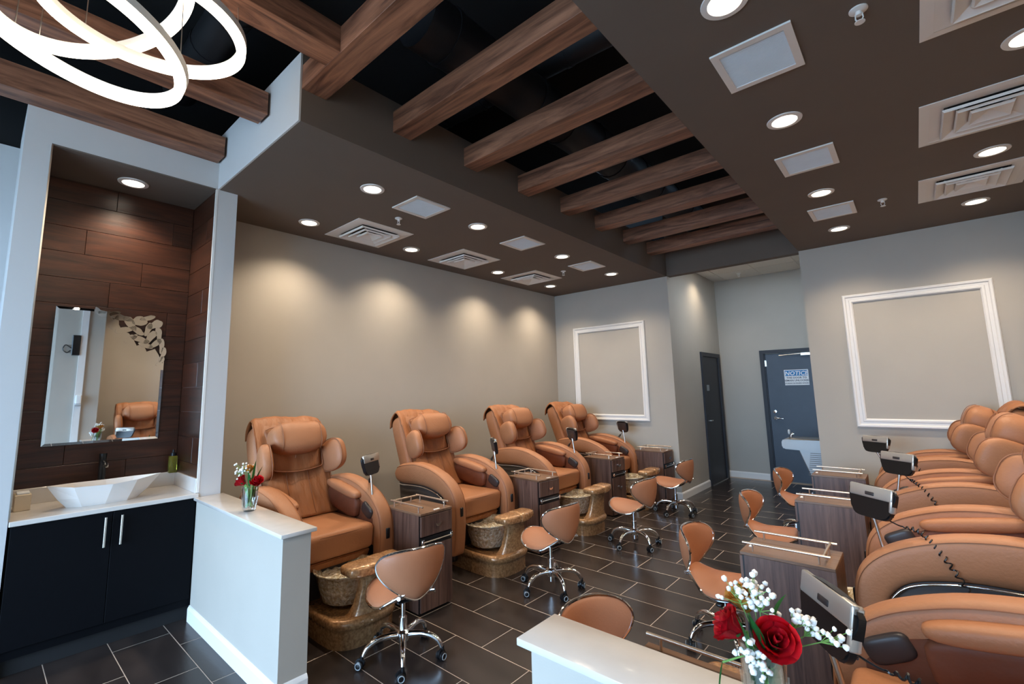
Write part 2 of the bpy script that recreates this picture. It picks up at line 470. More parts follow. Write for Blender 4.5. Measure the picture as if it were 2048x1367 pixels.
# corner guards of the alcove
bm = bmesh.new(); box(bm, XV - 0.012, XV + 0.002, 0.2045, 0.2125, 0.9, ZS)
struct('trim_1', bm, STEEL, 'thin metal edge on the left corner of the alcove')
bm = bmesh.new(); box(bm, XV - 0.012, XV + 0.002, 1.194, 1.2115, 0.9, ZS); struct('trim_2', bm, WHITE_METAL, 'thin pale edge on the right corner of the alcove')

struct('ceiling_left', B(XL - 0.15, XS, YS, YB + 0.05, ZS, ZTOP), BROWN, 'dark brown dropped ceiling over the left chairs')
struct('ceiling_right', B(XR, XRW + 0.15, YS, YB, ZS, ZTOP), BROWN, 'dark brown dropped ceiling over the right chairs')
struct('wall_bulkhead_left', B(XV, XS, YS - 0.012, YS, ZS, ZTOP), PAINT_LIGHT, 'pale end face of the left dropped ceiling')
struct('wall_bulkhead_right', B(XR, XF, YS - 0.012, YS, ZS, ZTOP), PAINT_LIGHT, 'pale end face of the right dropped ceiling')
struct('wall_lintel', B(XS, XR, YB, YB + 0.12, ZS, ZDECK), BROWN, 'dark brown lintel over the corridor opening')
struct('ceiling_deck', B(XL - 0.3, XRW + 0.2, YFRONT - 0.1, YB, ZDECK, ZDECK + 0.1), BLACK, 'black open ceiling deck above the beams')
for nm, a in (('wall_upper_left', (XL - 0.3, XL - 0.15, YFRONT, YB, ZTOP - 0.3, ZDECK)), ('wall_upper_right', (XRW + 0.15, XRW + 0.3, YFRONT, YB, ZTOP - 0.3, ZDECK)),
              ('wall_upper_back', (XL - 0.3, XRW + 0.3, YB + 0.12, YB + 0.2, ZTOP, ZDECK))):
    struct(nm, B(*a), BLACK, 'black wall above the dropped ceiling')
# corridor ceiling: grid with lay-in tiles
cc = struct('ceiling_corridor', B(XS, XR, YB + 0.12, YC, 3.612, 3.66), CEIL_TILE, 'white grid ceiling in the corridor')
for i in range(4):
    for j in range(4):
        x1 = XS + 0.23 + 0.61 * i; y1 = YC - 0.61 * j
        x0, y0 = max(x1 - 0.61, XS), max(y1 - 0.61, YB + 0.12); x1 = min(x1, XR)
        if x1 - x0 < 0.05 or y1 - y0 < 0.05: continue
        obj('ceiling_tile', RB(x0 + 0.012, x1 - 0.012, y0 + 0.012, y1 - 0.012, 3.603, 3.613, 0.003, 1), CEIL_TILE, cc)
cl_ = tag(thing('added_corridor_light', 'added light panel in the corridor ceiling, hidden behind the lintel', 'ceiling light', (-1.55, 7.72, 3.603)), None)  # panel added out of view behind the lintel to brighten the corridor
obj('panel_frame', RB(-0.3, 0.3, -0.3, 0.3, -0.006, 0.004, 0.002, 1), WHITE_METAL, cl_)
obj('panel_lens', B(-0.28, 0.28, -0.28, 0.28, -0.0075, -0.006), mat('panel_lens', (1, 1, 1, 1), 0.5, emit=(0.72, 0.86, 1, 1), estr=24.0), cl_)
# front wall with the shop window openings (behind the camera)
bm = bmesh.new()
box(bm, XL - 0.3, XRW + 0.3, YFRONT - 0.15, YFRONT, 3.06, ZDECK); box(bm, XL - 0.3, -4.02, YFRONT - 0.15, YFRONT, 0, 3.06); box(bm, 0.32, XRW + 0.3, YFRONT - 0.15, YFRONT, 0, 3.06); box(bm, -4.02, 0.32, YFRONT - 0.15, YFRONT, 0, 0.14)
struct('wall_front', bm, PAINT, 'front wall around the shop window')
bm = bmesh.new()
for x in (-4.02, -2.95, -1.85, -0.8, 0.27): box(bm, x, x + 0.05, YFRONT - 0.1, YFRONT - 0.03, 0.14, 3.06)
for z in (0.14, 2.2, 3.01): box(bm, -4.02, 0.32, YFRONT - 0.1, YFRONT - 0.03, z, z + 0.05)
struct('window_1', bm, FRAME_PAINT, 'dark mullions of the shop window')
# outdoor pavement seen only by the daylight
struct('ground', B(-30, 30, -40, YFRONT - 0.15, -0.2, -0.06), mat('pavement', rgb(190, 188, 184), 0.9, var=0.1, scale=2), 'pale pavement outside the shop window')

# half walls
def half_wall(nm, x0, x1, lab, end):
    struct(nm, B(x0, x1, YW0, YW1, 0, ZP - 0.022), PAINT, lab)
    p = bpy.data.objects[nm]
    sx0, sx1 = (x0, x1 + 0.028) if end > 0 else (x0 - 0.04, x1)
    obj('cap_slab', RB(sx0, sx1, YW0 - 0.022, YW1 + 0.022, ZP - 0.022, ZP, 0.003, 2), QUARTZ, p, smooth=True)
half_wall('wall_half_left', XV, -2.664, 'low pale half wall with quartz cap before the left chairs', 1)
half_wall('wall_half_right', -0.955, XF, 'low pale half wall with quartz cap before the right chairs', -1)
def baseboard(nm, lab, pts):
    """pts: polyline in plan, board built on its left side"""
    prof = [(0, 0), (0.016, 0), (0.016, 0.085), (0.012, 0.094), (0.007, 0.102), (0, 0.106)]
    bm = bmesh.new(); P = [Vector((x, y, 0)) for x, y in pts]; rings = []
    for i, p in enumerate(P):
        d0 = (P[i] - P[i - 1]).normalized() if i else (P[1] - P[0]).normalized()
        d1 = (P[i + 1] - P[i]).normalized() if i < len(P) - 1 else d0
        n0, n1 = Vector((-d0.y, d0.x, 0)), Vector((-d1.y, d1.x, 0))
        nn = (n0 + n1); nn = nn / max(nn.dot(n0), 1e-4)
        rings.append([p + nn * u + Vector((0, 0, v)) for u, v in prof])
    loft(bm, rings)
    struct(nm, bm, WHITE, lab)
baseboard('baseboard_half_left', 'white baseboard around the left half wall', [(-2.664, YW1), (-2.664, YW0), (XV, YW0)])
baseboard('baseboard_half_right', 'white baseboard around the right half wall', [(XF, YW0), (-0.955, YW0), (-0.955, YW1)])
baseboard('baseboard_corridor', 'white baseboard around the corridor corner', [(XS, 8.215), (XS, YB), (XL, YB)])
baseboard('baseboard_corridor_end', 'white baseboard at the corridor end', [(-2.045, YC), (XS, YC)])
baseboard('baseboard_back_right', 'white baseboard on the right back wall', [(XRW, YBR), (XR, YBR)])
baseboard('baseboard_left', 'white baseboard along the left wall', [(XL, YB), (XL, YW1)])
baseboard('baseboard_right', 'white baseboard along the right wall', [(XRW, YW1), (XRW, YBR)])

# ------------------------------------------------------------------ beams
def beam(loc, length, axis, lab, w=0.165, h=0.165):
    bm = RB(0, length, 0, w, 0, h, 0.002, 1)
    o = obj('ceiling_beam', bm, BEAM_WOOD, None, loc=loc)
    o.rotation_euler = (0, 0, 0 if axis == 'X' else R(90))
    return tag(o, lab, 'beam', None, 'structure')
ords = ('nearest', 'second', 'third', 'fourth', 'fifth', 'sixth', 'farthest')
for i in range(7):
    beam((XS - 0.01, 1.915 + 0.7345 * i, 3.54), XR - XS + 0.02, 'X', 'wood beam across the dark ceiling well, %s of the seven parallel ones' % ords[i])
beam((XS - 0.012, 1.222, 3.54), XR - XS + 0.024, 'X', 'wood cross beam at the edge of the foyer against the white bulkhead')
for x, y0, lab in ((-3.972, 1.19, 'wood foyer beam directly above the vanity alcove header'), (-3.14, 1.19, 'wood foyer beam ending in front of the white bulkhead'),
                   (-2.235, 1.222, 'wood foyer beam butting into the cross beam')):
    beam((x, YFRONT, 3.54), y0 - YFRONT, 'Y', lab)
# ducts in the dark void
def duct(lab, P, r):
    bm = bmesh.new(); tube(bm, P, r, 18)
    for i in range(len(P) - 1):
        a, b = Vector(P[i]), Vector(P[i + 1]); d = (b - a)
        k = int(d.length / 0.45)
        for j in range(k):
            c = a + d * ((j + 0.5) / k); t = d.normalized() * 0.02
            tube(bm, [c - t, c + t], r * 1.05, 18)
    tag(obj('air_duct', bm, BLACKDUCT, None, True), lab, 'duct')
duct('black round duct running along the dark ceiling well', [(-2.15, 1.7, 4.02), (-2.15, 6.9, 4.02)], 0.19)
duct('black smaller duct crossing above the wood beams', [(-4.4, 2.9, 4.42), (-1.2, 3.1, 4.42), (0.6, 3.1, 4.42)], 0.13)
duct('black duct above the foyer beams', [(-4.4, 0.95, 4.2), (-2.9, 0.95, 4.2)], 0.13)

# ------------------------------------------------------------------ downlights, vents, sprinklers
dl = thing('downlight', 'downlight', 'ceiling light', (0, 0, 0), 0, 'recessed downlights')
bm = bmesh.new(); lathe(bm, [(0.070, 0.0), (0.072, -0.008), (0.098, -0.006), (0.100, 0.0), (0.100, 0.004), (0.07, 0.004), (0.07, 0)], 32)
obj('trim_ring', bm, WHITE_METAL, dl, True)
bm = bmesh.new(); lathe(bm, [(0.0, -0.004), (0.070, -0.003), (0.070, 0.003), (0.0, 0.003)], 32)
obj('lamp_lens', bm, LENS, dl, True)
first = True
def place_dl(x, y, lab, z=ZS - 0.0, w=SPOT_W):
    global first
    if first: dl.location = (x, y, z); dl['label'] = lab; first = False
    else: copy_tree(dl, (x, y, z), 0, lab)
    downlight_lamp(x, y, z, w)
n4 = ('nearest', 'second', 'third', 'farthest')
for i, y in enumerate((2.09, 3.36, 4.92, 6.23)):
    place_dl(-3.23, y, 'downlight in the left ceiling, inner row by the beams, %s of four' % n4[i])
    place_dl(-4.34, y, 'downlight in the left ceiling, row along the wall, %s of four' % n4[i])
    place_dl(-0.46, y, 'downlight in the right ceiling, inner row by the beams, %s of four' % n4[i])
    place_dl(0.60, y, 'downlight in the right ceiling, row by the wall, %s of four' % n4[i])
place_dl(-4.463, 0.703, 'single downlight above the vanity alcove mirror', ZS - 0.007, 85)
place_dl(-2.40, 8.15, 'downlight in the corridor ceiling by the left wall', 3.603, 45)

# return grilles
rg = thing('return_grille', 'g', 'air vent', (0, 0, 0), 0, 'white return air grilles')
bm = bmesh.new()
w, h, t = 0.182, 0.198, 0.036
box(bm, -w, w, -h, -h + t, -0.010, 0); box(bm, -w, w, h - t, h, -0.010, 0); box(bm, -w, -w + t, -h + t, h - t, -0.010, 0); box(bm, w - t, w, -h + t, h - t, -0.010, 0)
obj('grille_frame', bm, WHITE_METAL, rg)
bm = bmesh.new()
for k in range(26):
    y = -h + t + 0.005 + k * (2 * (h - t) - 0.01) / 25
    v = box(bm, -w + t, w - t, y - 0.0012, y + 0.0012, -0.007, 0.0)
    for q in v[:4]: q.co.y += 0.006
o = obj('louver_slats', bm, LOUVER, rg); o['kind'] = 'stuff'
obj('filter_backing', B(-w + t, w - t, -h + t, h - t, -0.0015, -0.0005), LOUVER, rg)
lf = ('nearest', 'middle', 'farthest'); one = True
for i, y in enumerate((2.63, 4.13, 5.56)):
    for x, sd in ((-3.25, 'left'), (-0.445, 'right')):
        lab = 'white square return grille in the %s brown ceiling, %s of three' % (sd, lf[i])
        if one: rg.location = (x, y - (0.02 if sd == 'right' else 0), ZS); rg['label'] = lab; one = False
        else: copy_tree(rg, (x, y - (0.02 if sd == 'right' else 0), ZS), 0, lab)
# supply diffusers: square cones
sd0 = thing('supply_diffuser', 'g', 'air vent', (0, 0, 0), 0, 'white louvred supply diffusers')
def sq_ring(bm, a0, z0, a1, z1, th=0.004):
    for s in range(4):
        c, q = math.cos(s * math.pi / 2), math.sin(s * math.pi / 2)
        pts = [(-a0, a0, z0), (a0, a0, z0), (a1, a1, z1), (-a1, a1, z1)]
        v0 = [bm.verts.new((x * c - y * q, x * q + y * c, z)) for x, y, z in pts]
        v1 = [bm.verts.new((x * c - y * q, x * q + y * c, z - th)) for x, y, z in pts]
        bm.faces.new(v0); bm.faces.new(v1[::-1])
        for i in range(4): bm.faces.new((v0[i], v0[(i + 1) % 4], v1[(i + 1) % 4], v1[i]))
bm = bmesh.new(); sq_ring(bm, 0.335, -0.001, 0.285, -0.004, 0.005); obj('diffuser_flange', bm, WHITE_METAL, sd0)
for a0, a1 in ((0.292, 0.215), (0.228, 0.150), (0.163, 0.085), (0.098, 0.0)):
    bm = bmesh.new(); sq_ring(bm, a0 - 0.006, -0.034 if a0 < 0.28 else -0.005, a1 + 0.004, -0.002, 0.003)
    sq_ring(bm, a0, -0.022 if a0 < 0.28 else -0.004, a0 - 0.007, -0.034 if a0 < 0.28 else -0.005, 0.004)
    obj('diffuser_cone', bm, WHITE_METAL, sd0)
bm = bmesh.new()
for a in (45, 135): tube(bm, [(-0.24 * math.cos(R(a)), -0.24 * math.sin(R(a)), -0.004), (0.24 * math.cos(R(a)), 0.24 * math.sin(R(a)), -0.004)], 0.006, 6)
obj('cross_brace', bm, WHITE_METAL, sd0)
obj('dark_throat', B(-0.20, 0.20, -0.20, 0.20, -0.0009, -0.0002), BLACK, sd0)
one = True
for i, y in enumerate((2.70, 4.12, 5.555)):
    for x, sd in ((-4.215, 'left'), (0.525, 'right')):
        lab = 'white square supply diffuser with concentric louvres in the %s ceiling, %s of three' % (sd, lf[i])
        if one: sd0.location = (x, y, ZS); sd0['label'] = lab; one = False
        else: copy_tree(sd0, (x, y, ZS), 0, lab)
# sprinklers
sp0 = thing('sprinkler_head', 'g', 'sprinkler', (0, 0, 0), 0, 'fire sprinkler heads')
bm = bmesh.new(); lathe(bm, [(0, 0), (0.036, 0), (0.036, -0.006), (0.028, -0.01), (0.012, -0.012), (0.012, -0.03), (0, -0.03)], 20); obj('escutcheon', bm, WHITE_METAL, sp0, True)
bm = bmesh.new(); tube(bm, [(0.012, 0, -0.02), (0.014, 0, -0.045), (0.004, 0, -0.062)], 0.003, 6); tube(bm, [(-0.012, 0, -0.02), (-0.014, 0, -0.045), (-0.004, 0, -0.062)], 0.003, 6); obj('yoke', bm, WHITE_METAL, sp0, True)
bm = bmesh.new(); lathe(bm, [(0, -0.060), (0.02, -0.062), (0.02, -0.065), (0, -0.066)], 16); obj('deflector', bm, WHITE_METAL, sp0, True)
sp0.location = (-3.62, 2.645, ZS); sp0['label'] = 'white sprinkler head between the nearest left vents'
copy_tree(sp0, (-3.64, 5.56, ZS), 0, 'white sprinkler head near the far left vents')
copy_tree(sp0, (-0.02, 2.56, ZS), 0, 'white sprinkler head in the right ceiling, nearer one')
copy_tree(sp0, (-0.06, 5.52, ZS), 0, 'white sprinkler head in the right ceiling, farther one')
copy_tree(sp0, (-2.15, 8.9, 3.604), 0, 'small white sprinkler head in the corridor ceiling')

# ------------------------------------------------------------------ wall moulding frames
def wall_frame(lab, cx, y, z0, z1, hw):
    t = thing('moulding_frame', lab, 'wall frame', (cx, y, z0))
    prof = [(0, 0), (0, -0.012), (0.012, -0.022), (0.03, -0.022), (0.036, -0.016), (0.062, -0.018), (0.07, -0.028), (0.088, -0.030), (0.098, -0.020), (0.098, 0)]
    H = z1 - z0
    def rail(a, b, c, d):
        # a,b outer corners, c,d matching inner directions
        bm = bmesh.new(); rings = []
        for p, q in ((a, c), (b, d)):
            rings.append([(p[0] + q[0] * (0.098 - u), v, p[1] + q[1] * (0.098 - u)) for u, v in prof])
        loft(bm, rings); obj('rail', bm, WHITE, t)
    rail((-hw, 0), (hw, 0), (1, 1), (-1, 1)); rail((-hw, H), (hw, H), (1, -1), (-1, -1))
    rail((-hw, 0), (-hw, H), (1, 1), (1, -1)); rail((hw, 0), (hw, H), (-1, 1), (-1, -1))
wall_frame('white moulding frame on the back wall above the farthest left chair', -3.76, YB - 0.001, 1.108, 2.68, 0.657)
wall_frame('white moulding frame on the back wall above the right chairs', 0.062, YBR - 0.001, 1.122, 2.673, 0.63)

# ------------------------------------------------------------------ corridor doors
d1 = tag(bpy.data.objects.new('door_1', None), 'charcoal corridor door with notice sign and lever handle', None, None, 'structure'); C.objects.link(d1); d1.location = (-2.03, YC, 0)
bm = bmesh.new(); box(bm, 0, 0.062, -0.05, 0, 0, 2.235); box(bm, 1.014, 1.076, -0.05, 0, 0, 2.235); box(bm, 0.062, 1.014, -0.05, 0, 2.175, 2.235)
box(bm, 0.062, 0.078, -0.03, 0, 0, 2.175); box(bm, 0.998, 1.014, -0.03, 0, 0, 2.175)
obj('door_frame', bm, FRAME_PAINT, d1)
obj('door_leaf', RB(0.08, 0.996, -0.022, 0.0, 0.012, 2.165, 0.003, 1), DOOR_PAINT, d1)
bm = bmesh.new(); lathe(bm, [(0, 0), (0.03, 0), (0.03, 0.012), (0.012, 0.016), (0.011, 0.045), (0, 0.045)], 20, (0.155, -0.022, 1.06), Matrix.Rotation(R(90), 3, 'X'))
tube(bm, [(0.155, -0.062, 1.06), (0.19, -0.066, 1.06), (0.28, -0.064, 1.055)], 0.011, 10)
obj('lever_handle', bm, CHROME, d1, True)
bm = bmesh.new(); lathe(bm, [(0, 0), (0.028, 0), (0.026, 0.015), (0, 0.018)], 20, (0.155, -0.022, 1.17), Matrix.Rotation(R(90), 3, 'X')); obj('deadbolt', bm, CHROME, d1, True)
obj('hinge', RB(0.066, 0.1, -0.036, -0.02, 1.95, 2.06, 0.003, 1), STEEL, d1)
bm = bmesh.new(); tube(bm, [(0.3, -0.05, 2.13), (0.62, -0.06, 2.145)], 0.008, 8); rbox(bm, 0.62, 0.90, -0.075, -0.022, 2.11, 2.16, 0.006, 1); obj('door_closer', bm, STEEL, d1)
ns = thing('notice_sign', 'white and blue NOTICE sign stuck on the charcoal corridor door', 'sign', (-1.683, YC - 0.0235, 1.617))
obj('sign_panel', B(0, 0.352, -0.002, 0, 0, 0.262), PAPER, ns)
obj('blue_header', B(0.012, 0.340, -0.003, -0.002, 0.158, 0.250), BLUE, ns)
def text(body, size, x, z, material, parent, y=-0.0035, shear=0.0, rot=(R(90), 0, 0), bold=0.0, name='lettering'):
    cu = bpy.data.curves.new(name, 'FONT'); cu.body = body; cu.size = size; cu.align_x = 'CENTER'; cu.shear = shear; cu.offset = bold; cu.resolution_u = 2
    cu.extrude = 0.0004
    o = bpy.data.objects.new(name, cu); C.objects.link(o); o.parent = parent; o.location = (x, y, z); o.rotation_euler = rot
    cu.materials.append(material)
    bpy.context.view_layer.update()
    me = bpy.data.meshes.new_from_object(o.evaluated_get(bpy.context.evaluated_depsgraph_get()))
    p = bpy.data.objects.new(name, me); C.objects.link(p); p.parent = parent; p.location = o.location; p.rotation_euler = rot
    if not me.materials: me.materials.append(material)
    bpy.data.objects.remove(o); bpy.data.curves.remove(cu)
    return p
text('NOTICE', 0.092, 0.176, 0.170, PAPER, ns, shear=0.18, bold=0.0022)
text('THIS DOOR TO', 0.042, 0.176, 0.112, INK, ns, bold=0.0008)
text('REMAIN UNLOCKED', 0.040, 0.176, 0.066, INK, ns, bold=0.0008)
text('DURING BUSINESS HOURS', 0.029, 0.176, 0.022, INK, ns, bold=0.0006)
d2 = tag(bpy.data.objects.new('door_2', None), 'black side door in the left corridor wall', None, None, 'structure'); C.objects.link(d2); d2.location = (XS, 8.216, 0)
bm = bmesh.new(); box(bm, 0, 0.028, 0, 0.075, 0, 2.21); box(bm, 0, 0.028, 0.90, 1.0, 0, 2.21); box(bm, 0, 0.028, 0.075, 0.90, 2.14, 2.21)
obj('door_frame', bm, FRAME_PAINT, d2)
obj('door_leaf', B(0.0, 0.006, 0.075, 0.90, 0.01, 2.14), FRAME_PAINT, d2)
bm = bmesh.new(); tube(bm, [(0.006, 0.16, 1.05), (0.05, 0.16, 1.05), (0.052, 0.25, 1.05)], 0.009, 8); obj('lever_handle', bm, STEEL, d2, True)
rs = tag(obj('room_plate', B(0, 0.004, 0, 0.12, 0, 0.1), GREY_RUBBER, None, loc=(XS + 0.0065, 8.42, 1.55)), 'small grey room plate on the black side door', 'sign')
# threshold
struct('trim_3', B(XS, XS + 0.03, 8.29, 9.11, 0, 0.008), STEEL, 'metal threshold of the black side door')

# drinking fountain on the corridor right wall
df = thing('drinking_fountain', 'grey wall mounted drinking fountain beside the corridor door', 'drinking fountain', (XR, 7.75, 0))
bm = bmesh.new()
poly = [(-0.012, 0.88), (-0.50, 0.88), (-0.525, 0.86), (-0.525, 0.775), (-0.50, 0.75), (-0.012, 0.73)]
prism(bm, [(x, z) for x, z in poly], -0.22, 0.22, 'Y'); bmesh.ops.bevel(bm, geom=bm.edges[:], offset=0.012, segments=2, affect='EDGES')
obj('basin_body', bm, FOUNTAIN, df, True)
bm = bmesh.new(); prism(bm, [(-0.0, 0.75), (-0.34, 0.75), (-0.12, 0.10), (-0.0, 0.10)], -0.18, 0.18, 'Y'); bmesh.ops.bevel(bm, geom=bm.edges[:], offset=0.01, segments=1, affect='EDGES')
obj('cabinet', bm, FOUNTAIN, df)
bm = bmesh.new()
for k in range(12): box(bm, -0.25 + k * 0.004, -0.05, -0.186, -0.18, 0.42 + k * 0.026, 0.428 + k * 0.026)
o = obj('vent_louvers', bm, GREY_PANEL, df); o['kind'] = 'stuff'
bm = bmesh.new(); sup(bm, (-0.26, 0, 0.884), (0.20, 0.16, 0.012), 0.5, 0.5); obj('basin_top', bm, STEEL, df, True)
bm = bmesh.new(); tube(bm, [(-0.44, 0.0, 0.885), (-0.44, 0, 0.92), (-0.425, 0, 0.94), (-0.40, 0, 0.945)], 0.016, 10); lathe(bm, [(0, 0), (0.03, 0), (0.026, 0.012), (0, 0.018)], 14, (-0.44, 0, 0.884)); obj('bubbler', bm, CHROME, df, True)
bm = bmesh.new(); sup(bm, (-0.46, 0, 0.965), (0.016, 0.02, 0.035), 0.8, 0.8); obj('splash_guard', bm, WHITE_METAL, df, True)
obj('push_bar', RB(-0.532, -0.522, -0.14, 0.1, 0.79, 0.83, 0.006, 1), GREY_RUBBER, df)
al = thing('strobe_alarm', 'small alarm lamp high on the corridor right wall', 'alarm', (XR, 8.3, 2.6))
bm = bmesh.new(); rbox(bm, -0.05, 0, -0.05, 0.05, -0.07, 0.07, 0.01, 1); obj('housing', bm, GREY_RUBBER, al)
bm = bmesh.new(); sup(bm, (-0.06, 0, 0.02), (0.02, 0.03, 0.03)); obj('lamp_dome', bm, PLASTER, al, True)

# ------------------------------------------------------------------ vanity alcove
cab = thing('vanity_cabinet', 'black two-door vanity cabinet in the alcove', 'cabinet', (-4.45, 0.705, 0))
obj('cabinet_body', B(-0.28, 0.283, -0.49, 0.5, 0.10, 0.865), CABINET, cab)
obj('toe_kick', B(-0.28, 0.245, -0.49, 0.5, 0.0, 0.10), BLACK, cab)
for s, y0, y1, hy in ((-1, -0.485, -0.0015, -0.040), (1, 0.0015, 0.488, 0.047)):
    d = obj('cabinet_door', RB(0.283, 0.304, y0, y1, 0.155, 0.862, 0.002, 1), CABINET, cab)
    bm = bmesh.new(); tube(bm, [(0.332, hy, 0.645), (0.332, hy, 0.835)], 0.0075, 10)
    for z in (0.67, 0.81): tube(bm, [(0.302, hy, z), (0.332, hy, z)], 0.004, 8)
    obj('bar_handle', bm, STEEL, d, True)
ct = thing('vanity_countertop', 'white quartz countertop with splashback in the alcove', 'countertop', (-4.45, 0.705, 0.866))
obj('slab', RB(-0.288, 0.318, -0.495, 0.504, 0, 0.03, 0.003, 1), QUARTZ, ct)
obj('splashback', RB(-0.288, -0.266, -0.495, 0.504, 0.03, 0.138, 0.002, 1), QUARTZ, ct)
obj('side_splash', RB(-0.266, 0.296, 0.482, 0.504, 0.03, 0.138, 0.002, 1), QUARTZ, ct)
# faceted vessel basin
vb = thing('vessel_basin', 'white faceted boat shaped vessel basin on the quartz countertop', 'wash basin', (-4.345, 0.70, 0.896))
rim = [(0.0, -0.325, .158), (-0.10, -0.19, .148), (-0.13, 0.0, .142), (-0.10, 0.17, .148), (0.0, 0.305, .160), (0.125, 0.14, .148), (0.150, 0.0, .140), (0.125, -0.20, .145)]
base = [(-0.02, -0.215, 0), (-0.06, -0.12, 0), (-0.07, 0.0, 0), (-0.06, 0.10, 0), (-0.01, 0.165, 0), (0.045, 0.10, 0), (0.058, -0.02, 0), (0.04, -0.14, 0)]
bm = bmesh.new()
def scaled(rng, s, dz): return [(x * s + 0.0, y * s, z + dz) for x, y, z in rng]
rr = [base, [(a[0] * .55 + b[0] * .45, a[1] * .55 + b[1] * .45, 0.062) for a, b in zip(base, rim)], rim, scaled(rim, 0.955, -0.003), [(a[0] * .6 + b[0] * .4, a[1] * .6 + b[1] * .4, 0.06) for a, b in zip(base, rim)], scaled(base, 0.85, 0.02)]
loft(bm, rr); obj('bowl', bm, PORCELAIN, vb)
bm = bmesh.new(); lathe(bm, [(0, 0.021), (0.022, 0.021), (0.022, 0.026), (0, 0.027)], 16); obj('drain', bm, CHROME, vb, True)
fa = thing('basin_faucet', 'tall black single-lever faucet behind the vessel basin', 'faucet', (-4.62, 0.695, 0.896))
bm = bmesh.new(); lathe(bm, [(0, 0), (0.03, 0), (0.03, 0.006), (0.022, 0.01), (0.022, 0.285), (0.024, 0.29), (0.024, 0.315), (0, 0.317)], 24); obj('column', bm, BLACK_PLASTIC, fa, True)
bm = bmesh.new(); tube(bm, [(0.01, 0, 0.26), (0.10, 0, 0.25), (0.115, 0, 0.235)], 0.014, 12); obj('spout', bm, BLACK_PLASTIC, fa, True)
bm = bmesh.new(); tube(bm, [(0, 0.018, 0.225), (0, 0.034, 0.225)], 0.017, 16); obj('lever_cap', bm, CHROME, fa, True)
sb = thing('soap_bottle', 'clear bottle of yellow soap with black cap in the alcove corner', 'bottle', (-4.66, 1.155, 1.004))
bm = bmesh.new(); rbox(bm, -0.028, 0.028, -0.028, 0.028, 0, 0.135, 0.006, 2); obj('bottle_body', bm, OIL, sb, True)
bm = bmesh.new(); lathe(bm, [(0, 0.135), (0.02, 0.135), (0.02, 0.16), (0.008, 0.162), (0.008, 0.185), (0, 0.187)], 16); obj('bottle_cap', bm, BLACK_PLASTIC, sb, True)
nb = thing('napkin_box', 'small tan napkin box at the left end of the quartz countertop', 'box', (-4.53, 0.275, 0.896))
obj('box_body', RB(-0.055, 0.055, -0.035, 0.045, 0, 0.105, 0.004, 1), ACRYLIC, nb); obj('napkins', RB(-0.045, 0.045, -0.026, 0.036, 0.105, 0.118, 0.003, 1), PAPER, nb)

# mirror with shard petals in the corner
mr = thing('alcove_mirror', 'frameless alcove mirror with cut petal shards in its upper right corner', 'mirror', (-4.738, 0.0, 0.0))
mr.rotation_euler = (0, R(0.65), 0); mr.location.x -= 0.0135
MY0, MY1, MZ0, MZ1 = 0.356, 1.055, 1.286, 2.315
cut = [(MY1, 1.86), (1.035, 1.90), (1.015, 1.86), (0.985, 1.93), (0.955, 1.98), (0.90, 1.955), (0.87, 2.02), (0.83, 2.0), (0.80, 2.06), (0.77, 2.10), (0.73, 2.11), (0.70, 2.17), (0.66, 2.21), (0.64, 2.27), (0.60, 2.245), (0.575, 2.315)]
poly = [(MY0, MZ0), (MY1, MZ0)] + [(min(a + 0.03, MY1), min(c + 0.045, MZ1)) for a, c in cut] + [(MY0, MZ1)]
bm = bmesh.new(); prism(bm, poly, 0, 0.005, 'X'); obj('mirror_sheet', bm, MIRROR, mr)
bm = bmesh.new()
b = 0.018
for a0, a1, c0, c1 in (((MY0, MZ0), (MY1, MZ0), (b, b), (-b, b)), ((MY0, MZ1), (MY0, MZ0), (b, -b), (b, b)), ((MY1, MZ0), (MY1, 1.85), (-b, b), (-b, 0)), ((0.575, MZ1), (MY0, MZ1), (0, -b), (b, -b))):
    v = [bm.verts.new((0.0052, *a0)), bm.verts.new((0.0052, *a1)), bm.verts.new((0.0075, a1[0] + c1[0], a1[1] + c1[1])), bm.verts.new((0.0075, a0[0] + c0[0], a0[1] + c0[1]))]
    bm.faces.new(v)
obj('bevelled_edge', bm, MIRROR, mr)
shards = [(0.66, 2.285, 0.055, 0.020, 8), (0.735, 2.265, 0.06, 0.024, -18), (0.80, 2.225, 0.05, 0.028, -60), (0.71, 2.215, 0.045, 0.022, 70), (0.775, 2.165, 0.055, 0.022, 15),
          (0.865, 2.245, 0.038, 0.038, 0), (0.855, 2.165, 0.04, 0.022, -40), (0.92, 2.275, 0.04, 0.018, 20), (0.975, 2.225, 0.045, 0.03, 30), (0.93, 2.185, 0.045, 0.02, 75), (0.875, 2.095, 0.055, 0.022, -20),
          (0.95, 2.12, 0.05, 0.024, 60), (1.005, 2.15, 0.05, 0.02, 100), (0.985, 2.065, 0.045, 0.02, 45), (0.92, 2.045, 0.04, 0.018, -15), (1.03, 2.06, 0.05, 0.018, 95), (1.045, 1.985, 0.05, 0.016, 80), (1.035, 1.925, 0.035, 0.014, 60), (0.82, 2.095, 0.04, 0.018, 40), (0.605, 2.30, 0.03, 0.016, -25)]
